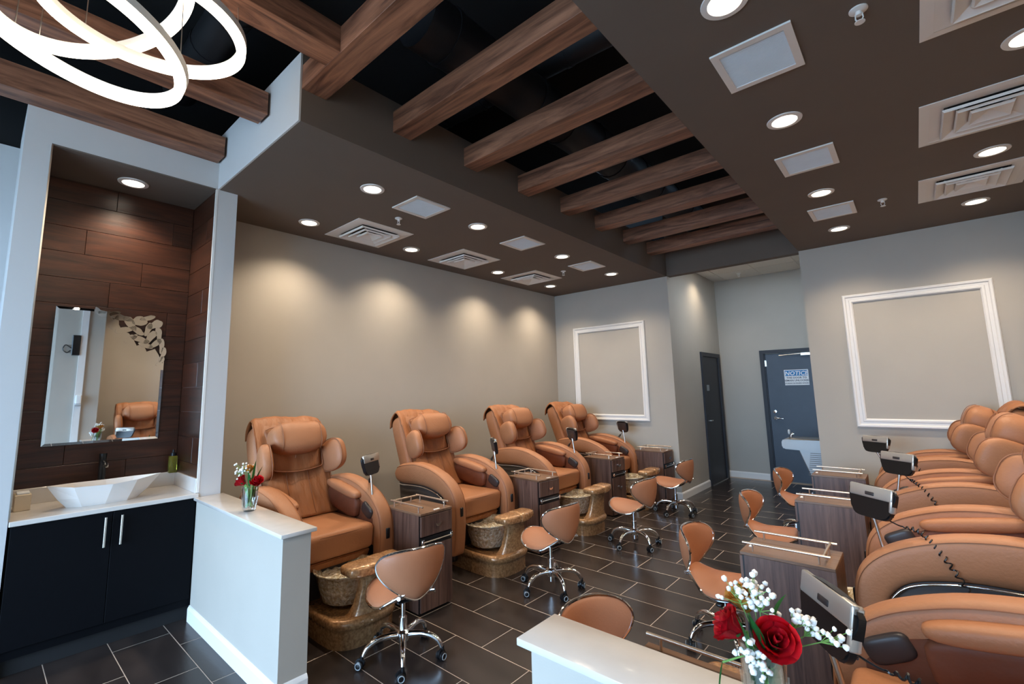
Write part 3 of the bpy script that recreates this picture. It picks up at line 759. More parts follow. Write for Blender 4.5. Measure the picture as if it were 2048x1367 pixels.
for (y, z, a, bb, ang) in shards:
    n = 22; out = []
    for i in range(n):
        t = 2 * math.pi * i / n
        rr_ = 1.16 + 0.20 * math.cos(3 * t + y * 9) + 0.12 * math.cos(2 * t) + 0.06 * math.cos(5 * t + z * 20)
        out.append((a * math.cos(t) * rr_, bb * math.sin(t) * rr_ + 0.012 * math.cos(t) ** 2))
    ca, sa = math.cos(R(ang)), math.sin(R(ang))
    out = [(y + u * ca - v * sa, z + u * sa + v * ca) for u, v in out]
    bm = bmesh.new(); prism(bm, out, 0.0056, 0.0115, 'X')
    top = [f for f in bm.faces if abs(f.normal.x) > 0.9 and f.calc_center_median().x > 0.006]
    bmesh.ops.recalc_face_normals(bm, faces=bm.faces[:])
    obj('mirror_petal', bm, MIRROR, mr)

# things only the mirror shows: right foyer wall
tm = thing('wall_scanner', 'black wall box with a coiled cable seen in the alcove mirror', 'device', (XF, 1.02, 2.35))
obj('casing', RB(-0.05, 0, -0.05, 0.05, -0.16, 0.16, 0.008, 1), BLACK_PLASTIC, tm)
bm = bmesh.new(); tube(bm, catmull([(-0.02, -0.05, -0.05), (-0.02, -0.12, 0.0), (-0.02, -0.15, -0.07), (-0.02, -0.10, -0.12), (-0.02, -0.06, -0.08)], 5), 0.008, 6); obj('cable', bm, BLACK_PLASTIC, tm, True)
struct('trim_4', B(XF - 0.03, XF, 1.065, 1.15, 0, ZTOP), WHITE, 'white pilaster strip on the right foyer wall')
dsp = thing('wall_dispenser', 'small white dispenser on the right foyer wall', 'dispenser', (XF - 0.03, 1.11, 1.5))
obj('dispenser_body', RB(-0.05, 0, -0.035, 0.035, -0.07, 0.07, 0.012, 2), PLASTER, dsp)
obj('dispenser_tray', RB(-0.06, 0, -0.035, 0.035, -0.1, -0.09, 0.003, 1), GREY_RUBBER, dsp)

# ------------------------------------------------------------------ chandelier of three tilted rings
ch = thing('ring_chandelier', 'pendant chandelier of three tilted glowing rings', 'chandelier', (-2.35, 0.24, 3.2))
def ring(c, th, ph, rad):
    n = Vector((math.sin(th) * math.cos(ph), math.sin(th) * math.sin(ph), math.cos(th)))
    a = n.cross(Vector((0, 1, 0))).normalized(); b = n.cross(a)
    if n.z < 0: n = -n
    cc_ = Vector(c) - Vector((-2.35, 0.24, 3.2)); N = 72
    def sec(q):
        bm = bmesh.new(); rings = []
        for i in range(N):
            t = 2 * math.pi * i / N; d = a * math.cos(t) + b * math.sin(t)
            rings.append([cc_ + d * (rad + u) + n * v for u, v in q])
        vs_ = [[bm.verts.new(p) for p in r] for r in rings]; k = len(q)
        for i in range(N):
            A, B_ = vs_[i], vs_[(i + 1) % N]
            for j in range(k): bm.faces.new((A[j], A[(j + 1) % k], B_[(j + 1) % k], B_[j]))
        return bm
    f = obj('ring_housing', sec([(-0.016, 0.006), (0.020, 0.006), (0.020, 0.036), (-0.016, 0.036)]), WHITE_METAL, ch, True)
    obj('led_diffuser', sec([(-0.019, -0.018), (0.019, -0.018), (0.019, 0.0055), (-0.019, 0.0055)]), STRIP, f, True)
    return cc_, a, b
for c, th, ph in (((-2.336, .147, 3.063), .245, 1.464), ((-2.331, .366, 3.244), -.07, 3.122), ((-2.402, .206, 3.306), -.539, 1.223)):
    cc_, a, b = ring(c, th, ph, 0.36)
    bm = bmesh.new()
    for k in range(3):
        t = 2 * math.pi * k / 3 + 0.5; p = cc_ + (a * math.cos(t) + b * math.sin(t)) * 0.36
        tube(bm, [p + Vector((0, 0, 0.02)), Vector((p.x * 0.9, p.y * 0.9, 1.36))], 0.0022, 6)
    obj('suspension_wire', bm, STEEL, ch)
bm = bmesh.new(); lathe(bm, [(0, 1.36), (0.16, 1.36), (0.16, 1.40), (0, 1.40)], 24); obj('ceiling_canopy', bm, WHITE_METAL, ch, True)

# ------------------------------------------------------------------ pedicure chair (local x forward, y to the sitter's left)
OX = 1.1
def shift(bm): bmesh.ops.translate(bm, verts=bm.verts[:], vec=(-OX, 0, 0)); return bm
POLE = (1.455 - OX, 0.318, 0.70)
def cord_bm(start):
    st = Vector(start); e = [Vector((x - OX, y, z)) for x, y, z in ((1.33, 0.365, 0.905), (1.28, 0.405, 0.86), (1.225, 0.434, 0.77), (1.17, 0.436, 0.66))]
    path = catmull([st, st.lerp(e[0], 0.5) + Vector((0, 0, -0.012))] + e, 10)
    P = []; turns = 19; n = turns * 10
    for i in range(n + 1):
        s = i / n * (len(path) - 1.001); k = int(s); p = path[k].lerp(path[k + 1], s - k)
        tg = (path[k + 1] - path[k]).normalized(); a = tg.cross(Vector((0, 1, 0))).normalized(); b_ = tg.cross(a)
        amp = 0.010 * min(1, max(0, (i / n - 0.22) * 8))
        an = i * 2 * math.pi / 10
        P.append(p + a * math.cos(an) * amp + b_ * math.sin(an) * amp)
    bm = bmesh.new(); tube(bm, P, 0.0034, 5)
    return bm
def make_chair():
    t = thing('pedicure_chair', 'c', 'pedicure chair', (0, 0, 0), 0, 'tan massage pedicure chairs in two rows')
    def part(name, bm, mt, smooth=True, angle=55, parent=None):
        return obj(name, shift(bm), mt, parent or t, smooth, angle)
    # --- seat
    bm = bmesh.new(); rbox(bm, 0.80, 1.525, -0.288, 0.288, 0.435, 0.632, 0.045, 4)
    for v in bm.verts:
        if v.co.z > 0.6: v.co.z += 0.012 * math.cos(v.co.y * 4.5) - 0.010
        if v.co.x > 1.4: v.co.x += 0.02 * (v.co.z - 0.45) / 0.18
    bmesh.ops.subdivide_edges(bm, edges=bm.edges[:], cuts=1, use_grid_fill=True)
    seat = part('seat', bm, LEATHER)
    bm = bmesh.new(); tube(bm, [(0.95, 0.286, 0.602), (1.49, 0.286, 0.602), (1.53, 0.25, 0.602), (1.538, 0, 0.604), (1.53, -0.25, 0.602), (1.49, -0.286, 0.602), (0.95, -0.286, 0.602)], 0.004, 6)
    part('seat_seam', bm, PIPING, parent=seat)
    bm = bmesh.new()
    prism(bm, [(1.20, 0.43), (1.50, 0.43), (1.46, 0.365), (1.20, 0.375)], -0.275, 0.275, 'Y'); bmesh.ops.bevel(bm, geom=bm.edges[:], offset=0.012, segments=2, affect='EDGES')
    part('seat_valance', bm, LEATHER_CREASED)
    # --- back, in a reclined frame
    th = R(22); bx, bz = 0.93, 0.58
    Mb = Matrix(((math.cos(th), 0, -math.sin(th), bx), (0, 1, 0, 0), (math.sin(th), 0, math.cos(th), bz), (0, 0, 0, 1)))  # local (t, y, s)
    def bl(tt, y, s): return Mb @ Vector((tt, y, s))
    bm = bmesh.new(); q = bmesh.new(); sup(q, (-0.105, 0, 0.39), (0.105, 0.318, 0.50), 0.28, 0.42, nu=36, nv=20); merge(bm, q, Mb); part('back_shell', bm, LEATHER)
    # draped cover over the front and over the top
    prof = [(0.055, 0.03), (0.035, 0.12), (0.012, 0.25), (0.0, 0.42), (-0.004, 0.60), (-0.01, 0.74), (-0.02, 0.85), (-0.065, 0.925), (-0.13, 0.935), (-0.19, 0.90), (-0.222, 0.82)]
    pr_ = catmull([(a, 0, b) for a, b in prof], 3)
    bm = bmesh.new(); g = []; ny = 26
    for i, p in enumerate(pr_):
        s = i / (len(pr_) - 1); row = []
        hw = 0.285 + 0.02 * math.sin(s * 3) if s < 0.5 else 0.305 - 0.03 * (s - 0.5)
        for j in range(ny + 1):
            y = (j / ny * 2 - 1) * hw; e = abs(y) / hw
            w = noise.noise(Vector((y * 9, s * 5, 3.1))) * 0.022 + noise.noise(Vector((y * 20, s * 6, 8.3))) * 0.013
            if s < 0.45: w += 0.020 * (1 - e ** 2) + 0.025 * max(0, e - 0.45)
            else: w += 0.010 + 0.012 * (1 - e)
            if s < 0.45: w += 0.006 * math.sin(y * 38 + 2.2 * noise.noise(Vector((y * 6, s * 8, 1.7)))) * (0.5 + s)
            # push outwards along the frame normal (front, then top, then rear)
            d = Vector((1, 0, 0)) if s < 0.52 else (Vector((0.2, 0, 1)).normalized() if s < 0.8 else Vector((-1, 0, 0.3)).normalized())
            z = p.z - (0.03 * max(0, e - 0.82) / 0.18 if s > 0.5 else 0)
            row.append(Vector((p.x, y, z)) + d * w)
        g.append(row)
    top = [[bm.verts.new(Mb @ v) for v in r] for r in g]
    for a, b in zip(top, top[1:]):
        for j in range(ny): bm.faces.new((a[j], a[j + 1], b[j + 1], b[j]))
    bmesh.ops.recalc_face_normals(bm, faces=bm.faces[:])
    bmesh.ops.solidify(bm, geom=bm.faces[:], thickness=0.012)
    cov = part('back_cover', bm, LEATHER_CREASED, angle=180)
    bm = bmesh.new()
    for s_ in (0, ny): tube(bm, [Mb @ r[s_] for r in g[:20]], 0.0055, 6)
    tube(bm, [Mb @ r[17] + Vector((0.004, 0, 0)) for r in g[1:17]], 0.003, 6); tube(bm, [Mb @ r[9] + Vector((0.004, 0, 0)) for r in g[1:17]], 0.003, 6)
    part('cover_piping', bm, PIPING, parent=cov)
    # pouch under the pillow
    bm = bmesh.new(); q = bmesh.new()
    out = catmull([(0.425, -0.17), (0.405, 0), (0.425, 0.17), (0.47, 0.215), (0.70, 0.225), (0.80, 0.2), (0.80, -0.2), (0.70, -0.225), (0.47, -0.215)], 4, True)
    disc_shell(q, [(v.x, v.y) for v in out], lambda a, b: (0.032 + 0.03 * (0.8 - a) + 0.012 * math.sin(b * 30) * (a - 0.4) + 0.02 * (1 - (b / 0.23) ** 2), b, a), 0.03, 7, 0.008, (0.6, 0)); merge(bm, q, Mb)
    po = part('shoulder_pouch', bm, LEATHER_CREASED, angle=180)
    bm = bmesh.new(); tube(bm, [bl(0.05 + 0.03 * (0.8 - v.x) + 0.02 * (1 - (v.y / 0.23) ** 2), v.y, v.x) for v in out], 0.005, 6, closed=True); part('pouch_piping', bm, PIPING, parent=po)
    # head pillow
    bm = bmesh.new(); q = bmesh.new(); sup(q, (0.115, 0, 0.688), (0.105, 0.238, 0.130), 0.75, 0.45, nu=36, nv=20)
    for v in q.verts:
        v.co.x += noise.noise(v.co * 7) * 0.010; v.co.z -= 0.015 * (1 - (v.co.y / 0.245) ** 2) * (v.co.z < 0.64)
    merge(bm, q, Mb); pil = part('head_pillow', bm, LEATHER)
    for y in (-0.165, 0.165):
        bm = bmesh.new(); tube(bm, [bl(0.115 + 0.1045 * spow(math.cos(a), 0.75), y, 0.688 + 0.129 * spow(math.sin(a), 0.75)) for a in [R(-75 + 15 * k) for k in range(11)]], 0.003, 6)
        part('pillow_seam', bm, PIPING, parent=pil)
    # side bolsters
    for s_ in (-1, 1):
        bm = bmesh.new(); q = bmesh.new()
        sup(q, (0, 0, 0), (0.145, 0.052, 0.138), 0.75, 0.62, nu=28, nv=16)
        bmesh.ops.rotate(q, verts=q.verts[:], cent=(0, 0, 0), matrix=Matrix.Rotation(s_ * R(14), 3, 'Z'))
        bmesh.ops.translate(q, verts=q.verts[:], vec=(0.115, s_ * 0.292, 0.50)); merge(bm, q, Mb)
        bo = part('side_bolster', bm, LEATHER)
        bm = bmesh.new(); P = []
        Mz = Matrix.Rotation(s_ * R(14), 3, 'Z')
        for k in range(32):
            a = 2 * math.pi * k / 32
            P.append(Mb @ (Mz @ Vector((0.143 * spow(math.cos(a), 0.75), -s_ * 0.030, 0.136 * spow(math.sin(a), 0.75))) * 1.0 + Vector((0.115, s_ * 0.292, 0.50))))
        tube(bm, P, 0.004, 6, closed=True); part('bolster_piping', bm, PIPING, parent=bo)
    # --- arms
    st = [((.695, .82), (.695, .775)), ((.705, .855), (.712, .735)), ((.74, .885), (.75, .712)), ((.82, .908), (.83, .706)), ((.995, .93), (1.0, .714)), ((1.17, .915), (1.15, .712)), ((1.31, .878), (1.285, .692)),
          ((1.45, .815), (1.385, .658)), ((1.55, .73), (1.445, .605)), ((1.60, .63), (1.475, .54)), ((1.612, .48), (1.487, .43)), ((1.602, .33), (1.49, .31)), ((1.585, .20), (1.492, .195)), ((1.57, .165), (1.505, .168))]
    O_ = catmull([(a[0], 0, a[1]) for a, b in st], 4); I_ = catmull([(b[0], 0, b[1]) for a, b in st], 4)
    for s_ in (-1, 1):
        bm = bmesh.new(); rings = []; n = 28
        for o_, i_ in zip(O_, I_):
            mid, hv = (o_ + i_) / 2, (o_ - i_) / 2
            rings.append([mid + hv * spow(math.sin(2 * math.pi * k / n), 0.55) + Vector((0, s_ * 0.352 + 0.068 * spow(math.cos(2 * math.pi * k / n), 0.5), 0)) for k in range(n)])
        loft(bm, rings); arm = part('armrest_arch', bm, LEATHER)
        bm = bmesh.new()
        for sd in (-1, 1): tube(bm, [o_ + (i_ - o_) * 0.10 + Vector((0, s_ * 0.352 + sd * 0.062, 0)) for o_, i_ in zip(O_, I_)][6:-4], 0.0022, 6)
        part('arch_seam', bm, PIPING, parent=arm)
        # inset panel inside the arch with a chrome line
        inner = [(v.x, v.z) for v in I_[6:]]
        bm = bmesh.new(); prism(bm, inner + [(1.48, 0.165), (0.80, 0.165), (0.76, 0.45)], s_ * 0.352 - 0.035, s_ * 0.352 + 0.035, 'Y'); part('inset_panel', bm, GREY_PANEL, False)
        bm = bmesh.new(); tube(bm, [v + Vector((0, s_ * 0.416, -0.004)) for v in I_[8:-6]], 0.006, 8); part('chrome_line', bm, CHROME, parent=arm)
        # inner side: panel, sleeve, pad, tray
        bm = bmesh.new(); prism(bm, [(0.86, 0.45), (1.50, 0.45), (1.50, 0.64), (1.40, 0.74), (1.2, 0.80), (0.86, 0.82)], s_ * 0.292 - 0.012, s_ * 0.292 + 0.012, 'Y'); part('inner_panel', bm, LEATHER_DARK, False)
        bm = bmesh.new(); q = bmesh.new(); sup(q, (0, 0, 0), (0.235, 0.040, 0.088), 0.5, 0.4, nu=24, nv=12)
        for v in q.verts: v.co.y += noise.noise(Vector((v.co.x * 5, v.co.z * 26, 1))) * 0.012
        bmesh.ops.rotate(q, verts=q.verts[:], cent=(0, 0, 0), matrix=Matrix.Rotation(R(9), 3, 'Y')); bmesh.ops.translate(q, verts=q.verts[:], vec=(1.10, s_ * 0.268, 0.735)); merge(bm, q)
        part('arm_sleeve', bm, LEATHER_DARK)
        bm = bmesh.new(); q = bmesh.new(); sup(q, (0, 0, 0), (0.24, 0.050, 0.038), 0.7, 0.5, nu=28, nv=12)
        bmesh.ops.rotate(q, verts=q.verts[:], cent=(0, 0, 0), matrix=Matrix.Rotation(R(9), 3, 'Y')); bmesh.ops.translate(q, verts=q.verts[:], vec=(1.10, s_ * 0.262, 0.835)); merge(bm, q)
        part('armrest_pad', bm, LEATHER)
        bm = bmesh.new(); q = bmesh.new(); sup(q, (0, 0, 0), (0.075, 0.030, 0.045), 0.5, 0.6); bmesh.ops.rotate(q, verts=q.verts[:], cent=(0, 0, 0), matrix=Matrix.Rotation(R(28), 3, 'Y')); bmesh.ops.translate(q, verts=q.verts[:], vec=(1.43, s_ * 0.29, 0.70)); merge(bm, q)
        part('control_tray', bm, DARK_PLASTIC)
        bm = bmesh.new(); rbox(bm, 1.598, 1.618, s_ * 0.352 - 0.018, s_ * 0.352 + 0.018, 0.50, 0.58, 0.008, 2); part('arm_socket', bm, BLACK_PLASTIC)
    # --- body under the seat
    bm = bmesh.new(); rbox(bm, 0.52, 1.42, -0.285, 0.285, 0.04, 0.44, 0.03, 2); part('under_body', bm, DARK_PLASTIC)
    # --- pedicure spa base
    half = [(0.60, 0.21), (1.10, 0.22), (1.40, 0.24), (1.60, 0.252), (1.75, 0.252), (1.87, 0.235), (1.95, 0.15), (1.972, 0.0)]
    cv = catmull([(x, y, 0) for x, y in half], 5)
    plan = [(v.x, v.y) for v in cv] + [(v.x, -v.y) for v in cv[-2::-1]]
    cen = (1.5, 0)
    def ringp(s, z, dx=0): return [(cen[0] + (x - cen[0]) * s + dx, y * s, z) for x, y in plan]
    bm = bmesh.new(); loft(bm, [ringp(0.95, 0.0), ringp(0.955, 0.10), ringp(0.965, 0.118), ringp(1.0, 0.128), ringp(1.0, 0.155), ringp(0.985, 0.172), ringp(0.94, 0.180), ringp(0.80, 0.165), ringp(0.5, 0.160)])
    base = part('spa_base', bm, GOLD, angle=60)
    bm = bmesh.new(); rings = []
    for z, x, hx, hy in ((0.15, 1.862, .085, .185), (0.18, 1.875, .062, .165), (0.23, 1.886, .050, .145), (0.32, 1.898, .044, .128), (0.40, 1.908, .044, .120), (0.445, 1.92, .052, .13)):
        rings.append([(x + hx * spow(math.cos(2 * math.pi * k / 32), 0.7) - 0.07 * (abs(hy * math.sin(2 * math.pi * k / 32)) / 0.25) ** 2, 0.055 + hy * spow(math.sin(2 * math.pi * k / 32), 0.7), z) for k in range(32)])
    loft(bm, rings); part('footrest_column', bm, GOLD, angle=60)
    fr = bmesh.new(); sup(fr, (1.945, 0.01, 0.478), (0.088, 0.215, 0.040), 0.5, 0.38, nu=36, nv=14)
    for v in fr.verts: v.co.x -= 0.45 * v.co.y ** 2; v.co.z += 0.10 * (abs(v.co.y) ** 2)
    fo = part('footrest', fr, GOLD, angle=60)
    fr = bmesh.new(); sup(fr, (1.948, 0.045, 0.480), (0.092, 0.062, 0.044), 0.5, 0.25, nu=28, nv=12); part('footrest_band', fr, GOLD, angle=60, parent=fo)
    bm = bmesh.new()
    tubp = [(0, 0.178), (0.150, 0.178), (0.174, 0.195), (0.196, 0.28), (0.216, 0.37), (0.228, 0.378), (0.233, 0.386), (0.227, 0.393), (0.210, 0.385), (0.190, 0.28), (0.166, 0.20), (0.14, 0.188), (0, 0.188)]
    lathe(bm, tubp, 56, (1.592, 0, 0))
    for v in bm.verts:
        a = math.atan2(v.co.y, v.co.x - 1.592); w = 0.006 * noise.noise(Vector((math.cos(a) * 7, math.sin(a) * 7, v.co.z * 22)))
        v.co.x += math.cos(a) * w; v.co.y += math.sin(a) * w + 0.015
    tb = part('foot_tub', bm, LINER, angle=180)
    bm = bmesh.new(); lathe(bm, [(0, 0.335)] + [(0.02 * k, 0.335) for k in range(1, 11)], 40, (1.592, 0.015, 0))
    for v in bm.verts:
        v.co.z += 0.020 * noise.noise(v.co * 55) + 0.012 * noise.noise(v.co * 130)
    part('liner_film', bm, LINER, False, parent=tb)
    for y, z, r_ in ((0.165, 0.215, 0.040), (0.150, 0.335, 0.022), (0.095, 0.345, 0.022)):
        bm = bmesh.new(); q = bmesh.new(); lathe(q, [(0, 0), (r_, 0), (r_, 0.012), (r_ * .8, 0.03), (r_ * .5, 0.026), (0, 0.03)], 20)
        d = Vector((0.75, 0.62, 0.15)).normalized(); merge(bm, q, Matrix.Translation((1.865 + (0.01 if z < .3 else 0.02), y, z)) @ d.to_track_quat('Z', 'Y').to_matrix().to_4x4())
        part('chrome_valve' if r_ < 0.03 else 'chrome_drain_cap', bm, CHROME)
    # --- remote on the sitter's left arm
    bm = bmesh.new(); tube(bm, [(0, 0, -0.02), (0, 0, 0.285)], 0.0085, 10); tube(bm, [(0, 0, 0.262), (0, 0, 0.298)], 0.013, 10)
    obj('remote_pole', bm, STEEL, t, True).location = (*POLE[:2], POLE[2])
    bm = bmesh.new(); out = catmull([(-0.098, -0.02), (-0.10, 0.055), (0.10, 0.055), (0.098, -0.02), (0.075, -0.062), (0, -0.066), (-0.075, -0.062)], 4, True)
    poly = [(v.x, v.y) for v in out]
    prism(bm, poly, -0.012, 0.012, 'Y'); bmesh.ops.bevel(bm, geom=[e for e in bm.edges if abs(e.verts[0].co.y - e.verts[1].co.y) < 1e-6], offset=0.005, segments=2, affect='EDGES')
    bmesh.ops.rotate(bm, verts=bm.verts[:], cent=(0, 0, 0), matrix=Matrix.Rotation(R(12), 3, 'X'))
    rem = obj('remote_control', bm, BLACK_PLASTIC, t, True, 45); rem.scale = (1.18, 1.1, 1.25); rem.location = (POLE[0], POLE[1], POLE[2] + 0.35); rem.rotation_euler = (0, 0, 0)
    bm = bmesh.new(); rbox(bm, -0.104, 0.104, -0.003, 0.017, 0.012, 0.062, 0.006, 2); rbox(bm, -0.104, -0.088, -0.014, 0.016, -0.03, 0.06, 0.005, 1)
    bmesh.ops.rotate(bm, verts=bm.verts[:], cent=(0, 0, 0), matrix=Matrix.Rotation(R(12), 3, 'X'))
    obj('silver_shell', bm, SILVER, rem, True, 45)
    bm = bmesh.new(); rbox(bm, -0.09, 0.09, -0.0165, -0.011, -0.045, 0.045, 0.003, 1); rbox(bm, -0.022, 0.022, 0.016, 0.019, 0.022, 0.036, 0.002, 1)
    bmesh.ops.rotate(bm, verts=bm.verts[:], cent=(0, 0, 0), matrix=Matrix.Rotation(R(12), 3, 'X')); obj('screen', bm, DARK_PLASTIC, rem, True, 45)
    obj('coiled_cord', cord_bm((1.41 - OX, 0.325, 0.995)), BLACK_PLASTIC, t, True)
    return t
chair = make_chair()
def set_remote(c, deg, lean=-8, drop=0.0):
    r = child(c, 'remote_control')[0]; p = child(c, 'remote_pole')[0]; k = child(c, 'coiled_cord')[0]
    p.rotation_euler = (0, R(lean), 0)
    d = Vector((math.sin(R(lean)), 0, math.cos(R(lean))))
    r.location = Vector(POLE) + d * (0.30 - drop) + Vector((0, 0, 0.052))
    r.rotation_euler = (0, 0, R(deg))
    p.location.z -= drop
    if lean != -8:
        bm = cord_bm(Vector(POLE) + d * (0.29 - drop) + Vector((-0.02, 0.008, 0))); me = bpy.data.meshes.new('coiled_cord'); bm.to_mesh(me); bm.free()
        me.materials.append(BLACK_PLASTIC); k.data = me
left_y = (1.90, 3.40, 4.90, 6.30)
right_y = (1.94, 3.49, 5.0, 6.44)
right_x = (1.26, 1.26, 1.24, 1.18)
labs_l = ('tan massage pedicure chair in the left row, nearest, behind the half wall', 'tan massage pedicure chair in the left row, second from the half wall',
          'tan massage pedicure chair in the left row, third from the half wall', 'tan massage pedicure chair in the left row, in the far corner by the back wall')
labs_r = ('tan massage pedicure chair in the right row, nearest, cut off by the photo edge', 'tan massage pedicure chair in the right row, second nearest with coiled cord over its arm',
          'tan massage pedicure chair in the right row, third from the front', 'tan massage pedicure chair in the right row, farthest, before the moulding frame')
chair.location = (XL + OX, left_y[0], 0); chair['label'] = labs_l[0]; set_remote(chair, -62)
for i in range(1, 4):
    c = copy_tree(chair, (XL + OX, left_y[i], 0), 0, labs_l[i]); set_remote(c, (0, -38, -30, -28)[i])
for i in range(4):
    c = copy_tree(chair, (right_x[i] - OX, right_y[i], 0), R(180), labs_r[i]); set_remote(c, (-55, -42, -38, -32)[i], (12, 9, -10, 20)[i], (0.055, 0.035, 0.025, 0.02)[i])
# stitched swirl on the pouch of the nearest left chair
th = R(22)
pts = [(0.0, 0.055, 0.52), (0, 0.035, 0.57), (0, 0.0, 0.585), (0, -0.012, 0.56), (0, 0.01, 0.54), (0, 0.028, 0.555), (0, 0.03, 0.50), (0, 0.04, 0.475)]
bm = bmesh.new(); tube(bm, [Vector((0.93 - OX + (0.073) * math.cos(th) - z * math.sin(th), -y + 0.03, 0.58 + 0.073 * math.sin(th) + z * math.cos(th))) for _, y, z in catmull(pts, 5)], 0.0016, 5)
obj('stitched_swirl', bm, WHITE, chair, True)

# ------------------------------------------------------------------ carts (front faces local +x)
CW, CD, CH = 0.32, 0.435, 0.715
def make_cart():
    t = thing('side_cart', 'c', 'cart', (0, 0, 0), 0, 'walnut side carts beside the pedicure chairs')
    hw, hd = CW / 2, CD / 2
    bm = bmesh.new(); box(bm, -hd, hd - 0.02, -hw, hw, 0.012, CH - 0.018)
    body = obj('cart_body', bm, CART_WOOD, t)
    obj('cart_top', RB(-hd, hd, -hw, hw, CH - 0.018, CH, 0.002, 1), CART_TOP, t)
    bm = bmesh.new(); box(bm, hd - 0.02, hd - 0.012, -hw, hw, 0.012, CH - 0.018); obj('front_recess', bm, BLACK_PLASTIC, t)
    dr = obj('drawer', RB(hd - 0.012, hd + 0.004, -hw + 0.004, hw - 0.004, 0.548, CH - 0.022, 0.002, 1), CART_WOOD, t)
    d2_ = obj('cart_door', RB(hd - 0.012, hd + 0.004, -hw + 0.004, hw - 0.004, 0.02, 0.475, 0.002, 1), CART_WOOD, t)
    for par, z in ((dr, 0.615), (d2_, 0.34)):
        bm = bmesh.new(); tube(bm, [(hd + 0.002, 0, z), (hd + 0.020, 0, z)], 0.005, 8)
        prism(bm, [(-0.026, z + 0.014), (0.0, z + 0.005), (0.026, z + 0.016), (0.022, z - 0.004), (0.004, z - 0.010), (-0.003, z - 0.012), (-0.024, z - 0.006)], hd + 0.016, hd + 0.024, 'X')
        obj('bow_knob', bm, CHROME, par, True)
    bm = bmesh.new(); box(bm, hd - 0.02, hd + 0.003, -hw + 0.004, hw - 0.004, 0.482, 0.54); tr = obj('pull_shelf', bm, BLACK_PLASTIC, t)
    bm = bmesh.new(); tube(bm, [(hd + 0.014, -hw + 0.02, 0.511), (hd + 0.014, hw - 0.02, 0.511)], 0.007, 8); rbox(bm, hd, hd + 0.018, -hw + 0.006, -hw + 0.03, 0.492, 0.532, 0.004, 1); rbox(bm, hd, hd + 0.018, hw - 0.03, hw - 0.006, 0.492, 0.532, 0.004, 1)
    obj('chrome_latch_bar', bm, CHROME, tr, True)
    zr = CH + 0.042
    for y in (-hw + 0.03, hw - 0.03):
        bm = bmesh.new(); tube(bm, [(-hd + 0.02, y, zr), (hd - 0.01, y, zr)], 0.0065, 10)
        for x in (-hd + 0.07, hd - 0.06): tube(bm, [(x, y, CH), (x, y, zr)], 0.005, 8)
        obj('top_rail', bm, SATIN, t, True)
    bm = bmesh.new(); tube(bm, [(-hd + 0.05, -hw + 0.03, zr + 0.001), (-hd + 0.05, hw - 0.03, zr + 0.001)], 0.0065, 10)
    for y in (-0.05, 0.05): tube(bm, [(-hd + 0.05, y, CH), (-hd + 0.05, y, zr)], 0.005, 8)
    obj('cross_rail', bm, SATIN, t, True)
    obj('white_label', B(hd - 0.04, hd - 0.02, 0.0, 0.05, CH, CH + 0.003), PLASTER, t)
    for x in (-hd + 0.05, hd - 0.06):
        for y in (-hw + 0.04, hw - 0.04):
            bm = bmesh.new(); lathe(bm, [(0, 0), (0.018, 0), (0.018, 0.012), (0, 0.012)], 12, (x, y, 0)); obj('foot', bm, BLACK_PLASTIC, t)
    return t
cart = make_cart()
cl = ('walnut side cart in the left row, nearest, beside the nearest left chair', 'walnut side cart in the left row, second from the half wall', 'walnut side cart in the left row, third from the half wall', 'walnut side cart in the left row, farthest, against the back wall')
cr = ('walnut side cart on the right, nearest, half hidden by the half wall slab', 'walnut side cart on the right, behind the red roses', 'walnut side cart on the right, third from the front', 'walnut side cart on the right, farthest, near the drinking fountain')
cart.location = (-2.865 - CD / 2, 2.475, 0); cart['label'] = cl[0]
for (x, y, rz), lab in zip(((-2.925 - CD / 2, 4.065, R(-4)), (-3.03 - CD / 2, 5.765, R(-3)), (-2.78 - CD / 2, 6.80, R(0))), cl[1:]):
    copy_tree(cart, (x, y, 0), rz, lab)
for (x, y, rz), lab in zip(((-0.60, 1.545, R(180)), (-0.612, 3.08, R(180)), (-0.605, 4.61, R(180)), (-0.68, 5.95, R(180))), cr):
    copy_tree(cart, (x, y, 0), rz, lab)
